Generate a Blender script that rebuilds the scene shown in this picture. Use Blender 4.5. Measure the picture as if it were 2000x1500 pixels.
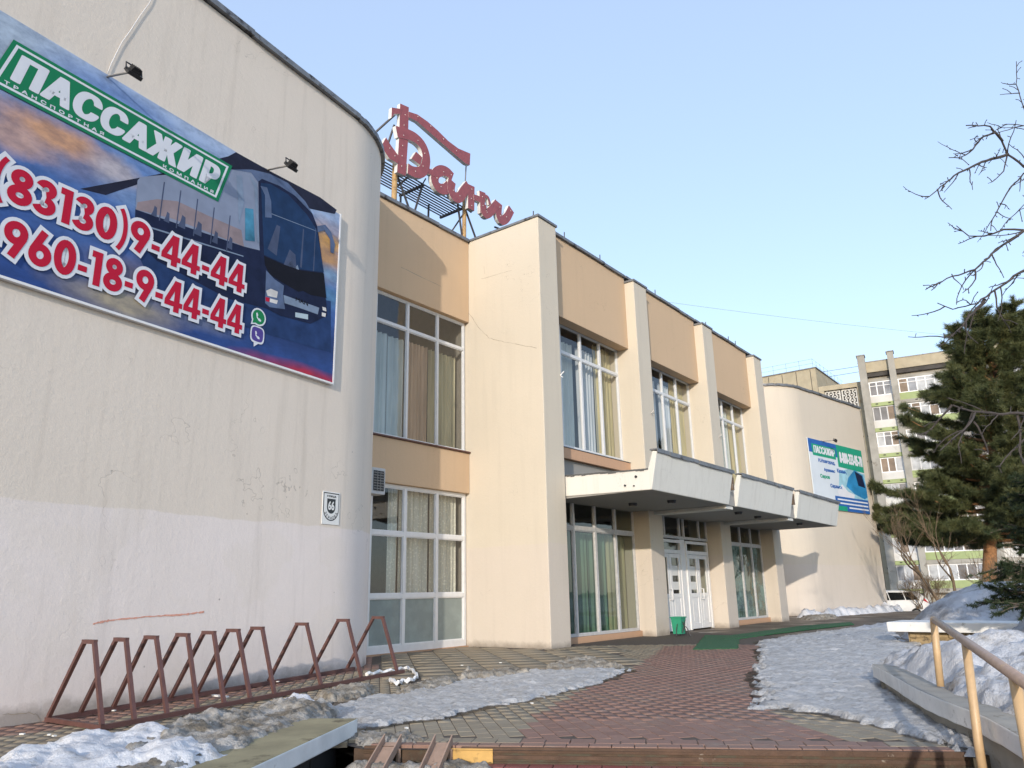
import bpy, bmesh, math, random
import numpy as np
from mathutils import Vector, Matrix, noise, geometry
R = math.radians
random.seed(7)
for o in list(bpy.data.objects): bpy.data.objects.remove(o)
SC = bpy.context.scene
COL = SC.collection

# ------------------------------------------------------------------ camera
cam = bpy.data.cameras.new('camera'); cam.sensor_width = 36.0; cam.lens = 26.644
cam.clip_start = 0.05; cam.clip_end = 3000
CAM = bpy.data.objects.new('camera', cam); COL.objects.link(CAM)
rt = Vector((0.609645, -0.792441, -0.019262)); upv = Vector((-0.200039, -0.177318, 0.963609)); fw = Vector((0.767019, 0.583606, 0.26662))
CAM.matrix_world = Matrix(((rt.x, upv.x, -fw.x, 0), (rt.y, upv.y, -fw.y, 0), (rt.z, upv.z, -fw.z, 1.3), (0, 0, 0, 1)))
SC.camera = CAM

# ------------------------------------------------------------------ sky, sun, exposure
SUN_AZ, SUN_EL = 24.0, 13.3          # light travels along +X turned 24 degrees towards +Y
world = bpy.data.worlds.new('World'); SC.world = world; world.use_nodes = True
wn = world.node_tree.nodes; wl = world.node_tree.links
bg = wn['Background']
sky = wn.new('ShaderNodeTexSky'); sky.sky_type = 'NISHITA'; sky.sun_disc = False
sdir = Vector((-math.cos(R(SUN_AZ)) * math.cos(R(SUN_EL)), -math.sin(R(SUN_AZ)) * math.cos(R(SUN_EL)), math.sin(R(SUN_EL))))
sky.sun_elevation = R(SUN_EL); sky.sun_rotation = math.atan2(sdir.x, sdir.y)
sky.altitude = 100; sky.air_density = 1.0; sky.dust_density = 0.6; sky.ozone_density = 1.4
dim = wn.new('ShaderNodeMix'); dim.data_type = 'RGBA'; dim.blend_type = 'MULTIPLY'; dim.inputs[0].default_value = 1.0; dim.inputs[7].default_value = (1.0, 1.0, 1.0, 1)
veil = wn.new('ShaderNodeMix'); veil.data_type = 'RGBA'; veil.blend_type = 'ADD'; veil.inputs[0].default_value = 1.0; veil.inputs[7].default_value = (2.1, 2.56, 3.5, 1)   # thin even high haze
wl.new(sky.outputs[0], dim.inputs[6]); wl.new(dim.outputs[2], veil.inputs[6]); wl.new(veil.outputs[2], bg.inputs[0]); bg.inputs[1].default_value = 0.13
sl = bpy.data.lights.new('sun', 'SUN'); sl.energy = 2.6; sl.angle = R(0.6); sl.color = (1.0, 0.90, 0.775)
so = bpy.data.objects.new('sun', sl); COL.objects.link(so)
so.rotation_euler = (-sdir).to_track_quat('-Z', 'Y').to_euler(); so.location = sdir * 200
SC.view_settings.view_transform = 'Standard'; SC.view_settings.look = 'None'
SC.view_settings.gamma = 1.0; SC.view_settings.use_curve_mapping = False
SC.view_settings.exposure = 0.42
SC.render.engine = 'CYCLES'
SC.cycles.max_bounces = 6; SC.cycles.transparent_max_bounces = 24; SC.cycles.caustics_reflective = False; SC.cycles.caustics_refractive = False

# ------------------------------------------------------------------ helpers
WLOC = {}
def attach(o, parent):
    if parent is not None:
        o.parent = parent
        o.matrix_parent_inverse = Matrix.Translation(-WLOC.get(parent.name, Vector((0, 0, 0))))
def tag(o, label=None, cat=None, group=None, kind=None):
    if label: o['label'] = label
    if cat: o['category'] = cat
    if group: o['group'] = group
    if kind: o['kind'] = kind
    return o
def thing(name, loc, label, cat, group=None):
    o = bpy.data.objects.new(name, None); COL.objects.link(o); o.empty_display_size = 0.3
    o.location = loc; WLOC[o.name] = Vector(loc)
    return tag(o, label, cat, group)
class MB:
    def __init__(s): s.v = []; s.f = []; s.m = []
    def add(s, vs, fs, m=0):
        k = len(s.v); s.v += [tuple(p) for p in vs]; s.f += [tuple(i + k for i in f) for f in fs]; s.m += [m] * len(fs)
        return s
    def box(s, x0, x1, y0, y1, z0, z1, m=0, T=None):
        P = [(x, y, z) for z in (z0, z1) for x, y in ((x0, y0), (x1, y0), (x1, y1), (x0, y1))]
        if T: P = [T(*p) for p in P]
        return s.add(P, [(3, 2, 1, 0), (4, 5, 6, 7), (0, 1, 5, 4), (1, 2, 6, 5), (2, 3, 7, 6), (3, 0, 4, 7)], m)
    def bar(s, a, b, w, h=None, m=0, up=(0, 0, 1)):
        a, b = Vector(a), Vector(b); d = (b - a).normalized(); u = Vector(up)
        if abs(d.dot(u)) > .97: u = Vector((1, 0, 0))
        x = d.cross(u).normalized() * w / 2; y = x.cross(d).normalized() * (h or w) / 2
        P = [c + i * x + j * y for c in (a, b) for i, j in ((-1, -1), (1, -1), (1, 1), (-1, 1))]
        return s.add(P, [(0, 1, 2, 3), (7, 6, 5, 4), (0, 4, 5, 1), (1, 5, 6, 2), (2, 6, 7, 3), (3, 7, 4, 0)], m)
    def tube(s, pts, r, n=6, m=0, cap=True):
        pts = [Vector(p) for p in pts]; rs = r if isinstance(r, (list, tuple)) else [r] * len(pts)
        k0 = len(s.v); prev = None
        for i, p in enumerate(pts):
            d = (pts[min(i + 1, len(pts) - 1)] - pts[max(i - 1, 0)])
            d = d.normalized() if d.length > 1e-9 else Vector((0, 0, 1))
            if prev is None:
                u = Vector((0, 0, 1)) if abs(d.z) < .9 else Vector((1, 0, 0))
                x = d.cross(u).normalized()
            else:
                x = (prev - d * prev.dot(d)); x = x.normalized() if x.length > 1e-6 else d.orthogonal().normalized()
            prev = x; y = d.cross(x)
            for j in range(n):
                a = 2 * math.pi * j / n; s.v.append(tuple(p + (x * math.cos(a) + y * math.sin(a)) * rs[i]))
        for i in range(len(pts) - 1):
            for j in range(n):
                a = k0 + i * n + j; b = k0 + i * n + (j + 1) % n
                s.f.append((a, b, b + n, a + n)); s.m.append(m)
        if cap:
            s.f.append(tuple(k0 + j for j in reversed(range(n)))); s.m.append(m)
            e = k0 + (len(pts) - 1) * n; s.f.append(tuple(e + j for j in range(n))); s.m.append(m)
        return s
    def prism(s, poly, T, t0, t1, m=0, mside=None):
        """poly 2D -> T(a, b, t) ; caps at t0 and t1"""
        n = len(poly); ms = m if mside is None else mside
        tris = geometry.tessellate_polygon([[Vector((a, b, 0)) for a, b in poly]])
        k = len(s.v)
        s.v += [tuple(T(a, b, t0)) for a, b in poly] + [tuple(T(a, b, t1)) for a, b in poly]
        for t in tris:
            s.f.append(tuple(k + i for i in t)); s.m.append(m)
            s.f.append(tuple(k + n + i for i in reversed(t))); s.m.append(ms)
        for i in range(n):
            j = (i + 1) % n
            s.f.append((k + i, k + j, k + n + j, k + n + i)); s.m.append(ms)
        return s
    def flat(s, poly, T, t, m=0):
        tris = geometry.tessellate_polygon([[Vector((a, b, 0)) for a, b in poly]])
        return s.add([T(a, b, t) for a, b in poly], [tuple(x) for x in tris], m)
    def build(s, name, mats, parent=None, smooth=False, bevel=0, **tags):
        me = bpy.data.meshes.new(name); me.from_pydata(s.v, [], s.f)
        for mt in (mats if isinstance(mats, (list, tuple)) else [mats]): me.materials.append(mt)
        if len(me.materials) > 1: me.polygons.foreach_set('material_index', s.m)
        bm = bmesh.new(); bm.from_mesh(me); bmesh.ops.recalc_face_normals(bm, faces=bm.faces); bm.to_mesh(me); bm.free()
        if smooth: me.polygons.foreach_set('use_smooth', [True] * len(me.polygons))
        o = bpy.data.objects.new(name, me); COL.objects.link(o); attach(o, parent)
        if bevel:
            b = o.modifiers.new('bevel', 'BEVEL'); b.width = bevel; b.segments = 2; b.limit_method = 'ANGLE'; b.angle_limit = R(40)
        return tag(o, **tags)
def raw_mesh(name, V, F, mat, parent=None, smooth=False, **tags):
    me = bpy.data.meshes.new(name); V = np.asarray(V, dtype=np.float32); F = np.asarray(F, dtype=np.int32)
    me.vertices.add(len(V)); me.vertices.foreach_set('co', V.ravel())
    k = F.shape[1]; me.loops.add(F.size); me.loops.foreach_set('vertex_index', F.ravel())
    me.polygons.add(len(F)); me.polygons.foreach_set('loop_start', np.arange(0, F.size, k, dtype=np.int32))
    me.polygons.foreach_set('loop_total', np.full(len(F), k, dtype=np.int32))
    me.update(calc_edges=True); me.validate()
    me.materials.append(mat)
    if smooth: me.polygons.foreach_set('use_smooth', [True] * len(me.polygons))
    o = bpy.data.objects.new(name, me); COL.objects.link(o); attach(o, parent)
    return tag(o, **tags)
def lerp(a, b, t): return a + (b - a) * t
def smooth(t): t = max(0., min(1., t)); return t * t * (3 - 2 * t)

# ------------------------------------------------------------------ materials
def new_mat(name):
    m = bpy.data.materials.new(name); m.use_nodes = True
    nt = m.node_tree; return m, nt, nt.nodes['Principled BSDF']
class NT:
    def __init__(s, nt): s.nt = nt; s.n = nt.nodes; s.l = nt.links; s.pos = s.n.new('ShaderNodeNewGeometry').outputs['Position']
    def noise(s, scale, detail=4, rough=.55, vec=None, stretch=None, out='Fac', dist=0.0):
        n = s.n.new('ShaderNodeTexNoise'); n.inputs['Scale'].default_value = scale; n.inputs['Detail'].default_value = detail; n.inputs['Roughness'].default_value = rough
        n.inputs['Distortion'].default_value = dist
        v = vec or s.pos
        if stretch: v = s.mapping(v, stretch)
        s.l.new(v, n.inputs['Vector']); return n.outputs[out]
    def mapping(s, v, scale=(1, 1, 1), rot=(0, 0, 0), loc=(0, 0, 0)):
        m = s.n.new('ShaderNodeMapping'); m.inputs['Scale'].default_value = scale; m.inputs['Rotation'].default_value = rot; m.inputs['Location'].default_value = loc
        s.l.new(v, m.inputs['Vector']); return m.outputs[0]
    def ramp(s, fac, stops):
        r = s.n.new('ShaderNodeValToRGB'); e = r.color_ramp.elements
        while len(e) > 1: e.remove(e[0])
        e[0].position = stops[0][0]; e[0].color = s.c4(stops[0][1])
        for p, c in stops[1:]:
            q = e.new(p); q.color = s.c4(c)
        s.l.new(fac, r.inputs[0]); return r.outputs[0]
    def c4(s, c): return (c, c, c, 1) if isinstance(c, (int, float)) else (*c[:3], 1)
    def mix(s, fac, a, b, mode='MIX'):
        m = s.n.new('ShaderNodeMix'); m.data_type = 'RGBA'; m.blend_type = mode
        for i, v in ((0, fac), (6, a), (7, b)):
            if isinstance(v, bpy.types.NodeSocket): s.l.new(v, m.inputs[i])
            elif i == 0: m.inputs[0].default_value = v
            else: m.inputs[i].default_value = s.c4(v)
        return m.outputs[2]
    def math(s, op, a, b=0, c=0):
        m = s.n.new('ShaderNodeMath'); m.operation = op
        for i, v in enumerate((a, b, c)):
            if isinstance(v, bpy.types.NodeSocket): s.l.new(v, m.inputs[i])
            else: m.inputs[i].default_value = v
        return m.outputs[0]
    def sep(s, v=None):
        n = s.n.new('ShaderNodeSeparateXYZ'); s.l.new(v or s.pos, n.inputs[0]); return n.outputs
    def bump(s, h, strength=.3, dist=.01, normal=None):
        b = s.n.new('ShaderNodeBump'); b.inputs['Strength'].default_value = strength; b.inputs['Distance'].default_value = dist
        s.l.new(h, b.inputs['Height'])
        if normal is not None: s.l.new(normal, b.inputs['Normal'])
        return b.outputs[0]
    def maprange(s, v, a, b, c=0, d=1):
        n = s.n.new('ShaderNodeMapRange'); s.l.new(v, n.inputs[0])
        for i, q in zip((1, 2, 3, 4), (a, b, c, d)): n.inputs[i].default_value = q
        return n.outputs[0]
def sc(c, k): return tuple(x * k for x in c)
def simple(name, col, rough=.6, var=.12, nscale=6., metal=0., bump=0., bscale=40., spec=None, detail=4, dark=None):
    m, nt, b = new_mat(name); t = NT(nt)
    n1 = t.noise(nscale, detail)
    c = t.ramp(n1, [(.25, sc(col, 1 - var)), (.75, sc(col, 1 + var))])
    if dark:
        n2 = t.noise(dark[1], 5, .7); c = t.mix(t.maprange(n2, dark[2], dark[2] + .1), c, dark[0])
    nt.links.new(c, b.inputs['Base Color']); b.inputs['Roughness'].default_value = rough; b.inputs['Metallic'].default_value = metal
    if spec is not None: b.inputs['Specular IOR Level'].default_value = spec
    if bump: nt.links.new(t.bump(t.noise(bscale, 5), bump, .01), b.inputs['Normal'])
    return m
def stucco(name, top, bot=None, seam=2.55, rough=.9, bump=.5, bd=.012, crack=.6, ccl=.8, grime=(.16, .13, .1), streak=.1, patch=None, gz=.35):
    m, nt, b = new_mat(name); t = NT(nt); xyz = t.sep()
    col = top
    if bot:
        wob = t.math('MULTIPLY_ADD', t.noise(1.2, 4), .16, seam - .08)
        f = t.maprange(t.math('SUBTRACT', xyz[2], wob), -.012, .012)
        col = t.mix(f, bot, top)
    blot = t.noise(.55, 6, .62)
    col = t.mix(t.maprange(blot, .3, .7, 0, .55), col, t.mix(.5, col, sc(top, .83)), 'MIX')
    if patch:
        col = t.mix(t.maprange(t.noise(.9, 3, .5, vec=t.mapping(t.pos, (1, 1, 1), loc=(3, 9, 4))), .56, .6, 0, patch[1]), col, patch[0])
    st = t.noise(1.0, 5, .65, stretch=(4.5, 4.5, .28))
    col = t.mix(t.maprange(st, .52, .8, 0, streak * 3.2), col, t.mix(.4, col, grime))
    fine = t.noise(38, 3)
    col = t.mix(t.maprange(fine, .3, .7, 0, .12), col, t.mix(.35, col, grime))
    # dirt that splashes up from the ground, ragged top
    gh = t.math('MULTIPLY_ADD', t.noise(3.0, 5, .7), gz, -.02)
    col = t.mix(t.math('MULTIPLY', t.maprange(t.math('SUBTRACT', xyz[2], gh), -.16, .02, 1, 0), .6), col, grime)
    hb = t.math('ADD', t.math('MULTIPLY', t.noise(14, 5, .6), .75), t.math('MULTIPLY', t.noise(55, 4, .6), .35))
    hb = t.math('ADD', hb, t.math('MULTIPLY', t.noise(2.2, 3), 1.1)); hb = t.math('ADD', hb, t.math('MULTIPLY', t.maprange(t.noise(6.5, 4, .6), .56, .66), .2))
    if crack:
        w = t.noise(ccl, 5, .55, dist=.15); d = t.math('ABSOLUTE', t.math('SUBTRACT', w, .5))
        line = t.maprange(d, .0004, .0014, 1, 0)
        msk = t.maprange(t.noise(.45, 2, vec=t.mapping(t.pos, loc=(11, 4, 7))), .5, .62)
        cr = t.math('MULTIPLY', line, msk)
        col = t.mix(t.math('MULTIPLY', cr, crack), col, (.10, .085, .07))
        hb = t.math('SUBTRACT', hb, t.math('MULTIPLY', cr, .5))
        # chips and pock marks
        v = t.n.new('ShaderNodeTexVoronoi'); v.inputs['Scale'].default_value = 2.6; t.l.new(t.pos, v.inputs['Vector'])
        pm = t.math('MULTIPLY', t.maprange(v.outputs['Distance'], .02, .05, 1, 0), t.maprange(t.noise(.7, 2), .55, .6))
        col = t.mix(t.math('MULTIPLY', pm, .6), col, (.12, .10, .085))
    nt.links.new(col, b.inputs['Base Color']); b.inputs['Roughness'].default_value = rough
    b.inputs['Specular IOR Level'].default_value = .25
    nt.links.new(t.bump(hb, bump, bd), b.inputs['Normal'])
    return m

M = {}
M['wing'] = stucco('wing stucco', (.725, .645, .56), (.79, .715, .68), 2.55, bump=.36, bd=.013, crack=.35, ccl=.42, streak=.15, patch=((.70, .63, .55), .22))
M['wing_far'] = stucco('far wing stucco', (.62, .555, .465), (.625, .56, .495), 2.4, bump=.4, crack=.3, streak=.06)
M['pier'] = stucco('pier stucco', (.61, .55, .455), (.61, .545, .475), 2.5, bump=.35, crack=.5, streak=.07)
M['spandrel'] = stucco('ochre spandrel stucco', (.60, .435, .285), None, bump=.3, crack=.45, streak=.06)
M['plinth'] = stucco('peach plinth', (.58, .36, .23), None, bump=.3, crack=.2, gz=.12)
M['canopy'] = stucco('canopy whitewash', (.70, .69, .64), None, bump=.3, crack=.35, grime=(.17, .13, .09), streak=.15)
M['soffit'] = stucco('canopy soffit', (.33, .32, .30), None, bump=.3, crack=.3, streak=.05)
M['canopy_top'] = simple('roofing felt', (.10, .10, .10), .9, .25, 5, bump=.4)
M['flash'] = simple('zinc roof flashing', (.20, .205, .215), .55, .25, 4, metal=.5, bump=.15, bscale=8, dark=((.05, .045, .045), 3, .55))
M['frame'] = simple('white window frame', (.66, .67, .68), .45, .05, 8, dark=((.42, .41, .39), 5, .68))
M['frame_old'] = simple('old painted frame', (.52, .52, .52), .6, .12, 9, dark=((.3, .29, .27), 6, .62))
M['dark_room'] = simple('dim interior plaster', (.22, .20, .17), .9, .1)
M['rust_paint'] = simple('brown-red rack paint', (.105, .048, .042), .55, .18, 12, bump=.15, bscale=60, dark=((.10, .05, .035), 14, .6))
M['black'] = simple('black lamp housing', (.02, .02, .022), .45, .2)
M['steel'] = simple('grey steel', (.24, .23, .22), .5, .2, 9, metal=.6)
M['dark_steel'] = simple('dark scaffold steel', (.055, .052, .055), .6, .25, 8, dark=((.13, .06, .03), 6, .6))
M['tan_post'] = simple('yellowed steel post', (.42, .27, .12), .65, .2, 6, dark=((.16, .08, .035), 7, .55))
M['rail_paint'] = simple('cream handrail paint', (.52, .36, .20), .45, .12, 9, dark=((.22, .14, .08), 18, .66), bump=.1)
M['rail_worn'] = simple('worn handrail top', (.34, .25, .20), .42, .16, 16, dark=((.46, .33, .19), 12, .58))
M['white_paint'] = simple('white paint', (.74, .74, .74), .5, .06)
M['sign_white'] = simple('enamel white', (.72, .72, .70), .4, .05)
M['sign_black'] = simple('enamel black', (.014, .014, .015), .4, .1)
M['letter_red'] = simple('faded red sign metal', (.29, .07, .078), .5, .15, 5, dark=((.17, .05, .05), 4, .6))
M['letter_white'] = simple('white sign sides', (.66, .65, .62), .5, .1)
M['bulb'] = simple('glass bulbs', (.8, .78, .75), .2, .05)
M['bulletin_paper'] = simple('paper notice', (.7, .7, .68), .7, .05)
M['mat_green'] = simple('green artificial turf', (.028, .115, .05), .95, .3, 30, bump=.9, bscale=160)
M['bin_green'] = simple('green plastic', (.03, .28, .17), .45, .1)
M['concrete'] = simple('weathered concrete', (.33, .31, .27), .9, .2, 3, bump=.5, bscale=25, dark=((.15, .13, .09), 4, .58))
M['coping_white'] = simple('whitewashed coping', (.74, .74, .72), .85, .12, 4, bump=.4, bscale=18, dark=((.24, .23, .2), 3.2, .62))
M['mossy'] = simple('mossy slab top', (.27, .235, .14), .9, .3, 2.2, bump=.4, bscale=30, dark=((.13, .105, .06), 2.5, .56))
M['dark_wall'] = simple('dark shaded wall tile', (.03, .03, .032), .5, .3, 5, bump=.3)  # dark tile taken down to near black, with the slab's shade in the colour
M['rubble'] = simple('tan rubble stone', (.36, .27, .15), .9, .35, 5, bump=.9, bscale=12, dark=((.12, .09, .06), 5, .55))
M['yellow_paint'] = simple('ochre painted concrete', (.55, .34, .11), .8, .15, 6, bump=.3, dark=((.22, .13, .05), 5, .6))
M['channel'] = simple('painted steel channel', (.37, .255, .19), .6, .15, 9, bump=.15, dark=((.14, .07, .045), 10, .62))
M['plastic_film'] = simple('white plastic film', (.8, .8, .8), .35, .06, 20, bump=.4, bscale=50)
M['bark'] = simple('grey-brown bark', (.10, .08, .065), .9, .35, 14, bump=.6, bscale=40)
M['twig'] = simple('dark twig bark', (.055, .046, .043), .85, .35, 20)
M['pine_bark'] = simple('orange pine bark', (.27, .135, .06), .9, .4, 9, bump=.9, bscale=18, dark=((.10, .06, .035), 8, .55))
M['bush_twig'] = simple('brown bush twigs', (.15, .105, .065), .9, .35, 12)
def needles(name, a, b, c):
    m, nt, p = new_mat(name); t = NT(nt)
    col = t.ramp(t.noise(1.1, 5, .6), [(.3, a), (.5, b), (.72, c)])
    nt.links.new(col, p.inputs['Base Color']); p.inputs['Roughness'].default_value = .6
    p.inputs['Specular IOR Level'].default_value = .3
    return m
M['pine'] = needles('pine needles', (.042, .056, .022), (.072, .086, .034), (.13, .132, .052))
M['spruce'] = needles('spruce needles', (.016, .028, .012), (.026, .042, .018), (.042, .06, .025))
def glass(name, tint=(.55, .6, .6), dirt=None):
    m = bpy.data.materials.new(name); m.use_nodes = True; nt = m.node_tree; n = nt.nodes; n.clear()
    out = n.new('ShaderNodeOutputMaterial'); mx = n.new('ShaderNodeMixShader'); tr = n.new('ShaderNodeBsdfTransparent'); gl = n.new('ShaderNodeBsdfGlossy')
    geo = n.new('ShaderNodeNewGeometry'); dt = n.new('ShaderNodeVectorMath'); dt.operation = 'DOT_PRODUCT'; nt.links.new(geo.outputs['Incoming'], dt.inputs[0]); nt.links.new(geo.outputs['Normal'], dt.inputs[1])
    tr.inputs[0].default_value = (*tint, 1); gl.inputs['Roughness'].default_value = .02
    t = NT(nt)
    nt.links.new(t.bump(t.noise(1.6, 2), .12, .02), gl.inputs['Normal'])
    cosi = t.math('MINIMUM', t.math('ABSOLUTE', dt.outputs['Value']), 1.0)
    f = t.math('MULTIPLY_ADD', t.math('POWER', t.math('SUBTRACT', 1.0, cosi), 5.0), .9, .10)
    nt.links.new(f, mx.inputs[0]); nt.links.new(tr.outputs[0], mx.inputs[1]); nt.links.new(gl.outputs[0], mx.inputs[2])
    last = mx.outputs[0]
    if dirt:
        df = n.new('ShaderNodeBsdfDiffuse'); df.inputs[0].default_value = (*dirt[0], 1); m2 = n.new('ShaderNodeMixShader')
        nt.links.new(t.maprange(t.noise(1.7, 5, .6), .42, .62, dirt[1], dirt[2]), m2.inputs[0])
        nt.links.new(last, m2.inputs[1]); nt.links.new(df.outputs[0], m2.inputs[2]); last = m2.outputs[0]
    nt.links.new(last, out.inputs[0]); return m
M['glass'] = glass('window glass', (.88, .90, .90))
M['glass_dim'] = glass('entrance glass', (.62, .68, .66))
M['glass_frost'] = glass('condensed glass', (.4, .46, .44), ((.25, .36, .33), .1, .75))
M['glass_matte'] = glass('frosted lower glass', (.5, .55, .52), ((.34, .39, .37), .75, .9))
M['glass_far'] = simple('far window glass', (.10, .11, .13), .15, .5, .35, spec=.6)
def curtain_mat(name, col, lace=0.):
    m, nt, p = new_mat(name); t = NT(nt)
    c = t.ramp(t.noise(2., 3, stretch=(3, 3, .3)), [(.3, sc(col, .8)), (.7, sc(col, 1.15))])
    if lace:
        v = t.n.new('ShaderNodeTexVoronoi'); v.inputs['Scale'].default_value = 16; t.l.new(t.pos, v.inputs['Vector'])
        c = t.mix(t.maprange(v.outputs['Distance'], .25, .4, 0, lace), c, sc(col, .5))
    nt.links.new(c, p.inputs['Base Color']); p.inputs['Roughness'].default_value = .9
    return m
M['cur_blue'] = curtain_mat('pale blue-green curtain', (.56, .61, .585))
M['cur_brown'] = curtain_mat('brown curtain', (.50, .34, .23))
M['cur_olive'] = curtain_mat('olive curtain', (.52, .47, .31))
M['cur_grey'] = curtain_mat('grey tulle', (.55, .57, .58))
M['cur_gold'] = curtain_mat('golden curtain', (.52, .46, .27))
M['cur_green'] = curtain_mat('green drapes', (.20, .31, .23))
M['cur_lace'] = curtain_mat('cream lace curtain', (.86, .82, .68), .4)

def snow(name, clean=(.66, .67, .70), dirt=(.26, .235, .2), lo=.5, hi=.66, bump=.7, sc1=2.2, fine=26, rough=.55, stretch=None):
    m, nt, p = new_mat(name); t = NT(nt)
    n1 = t.noise(sc1, 8, .68, stretch=stretch); n2 = t.noise(fine, 6, .7)
    c = t.mix(t.maprange(n1, lo, hi), clean, dirt)
    c = t.mix(t.math('MULTIPLY', t.maprange(n2, .56, .70), t.maprange(n1, lo - .18, hi)), c, sc(dirt, .45))
    nt.links.new(c, p.inputs['Base Color']); p.inputs['Roughness'].default_value = rough
    h = t.math('ADD', t.noise(7, 6, .65), t.math('MULTIPLY', t.noise(40, 5, .7), .4))
    nt.links.new(t.bump(h, bump, .05), p.inputs['Normal'])
    return m
M['snow'] = snow('old snow', lo=.58, hi=.76)
M['snow_dirty'] = snow('dirty granular snow', (.48, .46, .43), (.17, .145, .11), .36, .58, 1.0, 3.2, 34, .7)
M['snow_mound'] = snow('shaded mound snow', (.50, .52, .56), (.19, .19, .20), .42, .66, .8, 1.1, 14)  # the grey-blue tone includes the shade lying on the mound
M['slush'] = snow('brown slush', (.46, .42, .36), (.17, .14, .10), .38, .62, 1.0, 4.0, 30, .6)
def ice_mat(name, a, b, d):
    m, nt, p = new_mat(name); t = NT(nt)
    n1 = t.noise(1.6, 7, .66, vec=t.mapping(t.pos, (1, 1, 1), (0, 0, R(52))), stretch=None)
    st = t.mapping(t.mapping(t.pos, (1, 1, 1), (0, 0, R(53))), (1.0, 4.2, 1))
    n2 = t.math('MULTIPLY_ADD', t.noise(16, 5, .7, vec=st), .35, t.math('MULTIPLY', t.noise(2.6, 8, .75, vec=st), .72))
    c = t.ramp(n2, [(.36, d), (.47, b), (.60, a)])
    c = t.mix(t.maprange(n1, .45, .75, 0, .6), c, b)
    nt.links.new(c, p.inputs['Base Color']); p.inputs['Roughness'].default_value = .35
    nt.links.new(t.ramp(n2, [(.3, .18), (.6, .5)]), p.inputs['Roughness'])
    p.inputs['Subsurface Weight'].default_value = .0
    nt.links.new(t.bump(t.math('ADD', n2, t.math('MULTIPLY', t.noise(18, 5, .7), .5)), 1.0, .06), p.inputs['Normal'])
    return m
M['ice'] = ice_mat('trodden ice', (.61, .615, .625), (.40, .40, .40), (.16, .15, .14))
M['nosing0'] = simple('rust streaked gap', (.12, .085, .06), .9, .4, 8, dark=((.4, .38, .34), 5, .6))

# ================================================================== the bath house
TH = R(8.07); P0 = Vector((9.36, 11.3635, 0)); DW = Vector((math.cos(TH), math.sin(TH), 0)); NW = Vector((math.sin(TH), -math.cos(TH), 0))
TR = R(10.0); P1 = Vector((39.86, 11.37, 0)); DR = Vector((math.cos(TR), -math.sin(TR), 0)); NR = Vector((-math.sin(TR), -math.cos(TR), 0))
def TL(d, z, t): return P0 + DW * d + NW * t + Vector((0, 0, z))        # on the near wing: along, up, out
def TRt(d, z, t): return P1 + DR * d + NR * t + Vector((0, 0, z))       # on the far wing
def TF(Y):                                                              # on a facade plane, t towards the street
    return lambda x, z, t: Vector((x, Y - t, z))

HOUSE = thing('bath_house', (24.6, 11.0, 0), 'pale plastered two-storey bath house with curved wings and a canopied entrance', 'building')
H = 11.4
def wing_plan(mir=False):
    S = Vector((9.4, 11.37)); r = 2.75; c = S + Vector((-math.sin(TH), math.cos(TH))) * r
    pts = [S - Vector((math.cos(TH), math.sin(TH))) * 17.0]
    for i in range(1, 12): pts.append(S - Vector((math.cos(TH), math.sin(TH))) * (17.0 * (1 - i / 12)))
    for i in range(25):
        a = TH + (R(90) - TH) * i / 24; pts.append(c + Vector((math.sin(a), -math.cos(a))) * r)
    if mir:
        S = Vector((39.86, 11.37)); c = S + Vector((math.sin(TR), math.cos(TR))) * r; pts = []
        for i in range(25):
            a = R(90) + (TR - R(90)) * i / 24; pts.append(c + Vector((-math.sin(a), -math.cos(a))) * r)
        E = S + Vector((math.cos(TR), -math.sin(TR))) * 7.3
        for i in range(1, 7): pts.append(S.lerp(E, i / 6))
    return pts
pl = wing_plan(); plr = wing_plan(True)
def solid(name, plan, extra, z0, z1, mat, nseg=1):
    poly = [tuple(p) for p in plan] + extra; mb = MB()
    for k in range(nseg):
        pass
    mb.prism(poly, lambda a, b, t: Vector((a, b, t)), z1, z0)
    o = mb.build(name, mat, HOUSE)
    sm = o.data.polygons
    n = len(poly)
    for p in sm:
        if abs(p.normal.z) < .5 and p.area < 40: p.use_smooth = True
    at = o.modifiers.new('edges', 'EDGE_SPLIT'); at.split_angle = R(35)
    return o
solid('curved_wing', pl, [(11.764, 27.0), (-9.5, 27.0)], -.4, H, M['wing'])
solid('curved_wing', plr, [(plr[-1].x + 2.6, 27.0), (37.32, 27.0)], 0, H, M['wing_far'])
def strip(name, plan, w_out, w_in, z0, z1, mat, closed=False):
    """metal flashing that follows a plan line"""
    mb = MB(); n = len(plan); L = []
    for i, p in enumerate(plan):
        d = (plan[min(i + 1, n - 1)] - plan[max(i - 1, 0)]).normalized(); o = Vector((d.y, -d.x))
        L.append((p + o * w_out, p - o * w_in))
    for i in range(n - 1):
        a, b = L[i]; c, e = L[i + 1]; jz = .012 * math.sin(i * 2.3)
        for (q, s) in (((a, c), 0),):
            P = [(*a, z0 + jz), (*c, z0 + jz), (*c, z1 + jz), (*a, z1 + jz), (*b, z0 + jz + .02), (*e, z0 + jz + .02), (*e, z1 + jz + .01), (*b, z1 + jz + .01)]
            mb.add(P, [(0, 1, 2, 3), (3, 2, 6, 7), (4, 7, 6, 5), (0, 4, 5, 1), (0, 3, 7, 4), (1, 5, 6, 2)])
    return mb.build(name, mat, HOUSE)
strip('roof_flashing', pl, .09, .45, H + .004, H + .12, M['flash'])
strip('roof_flashing', plr, .09, .45, H + .004, H + .12, M['flash'])

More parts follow.
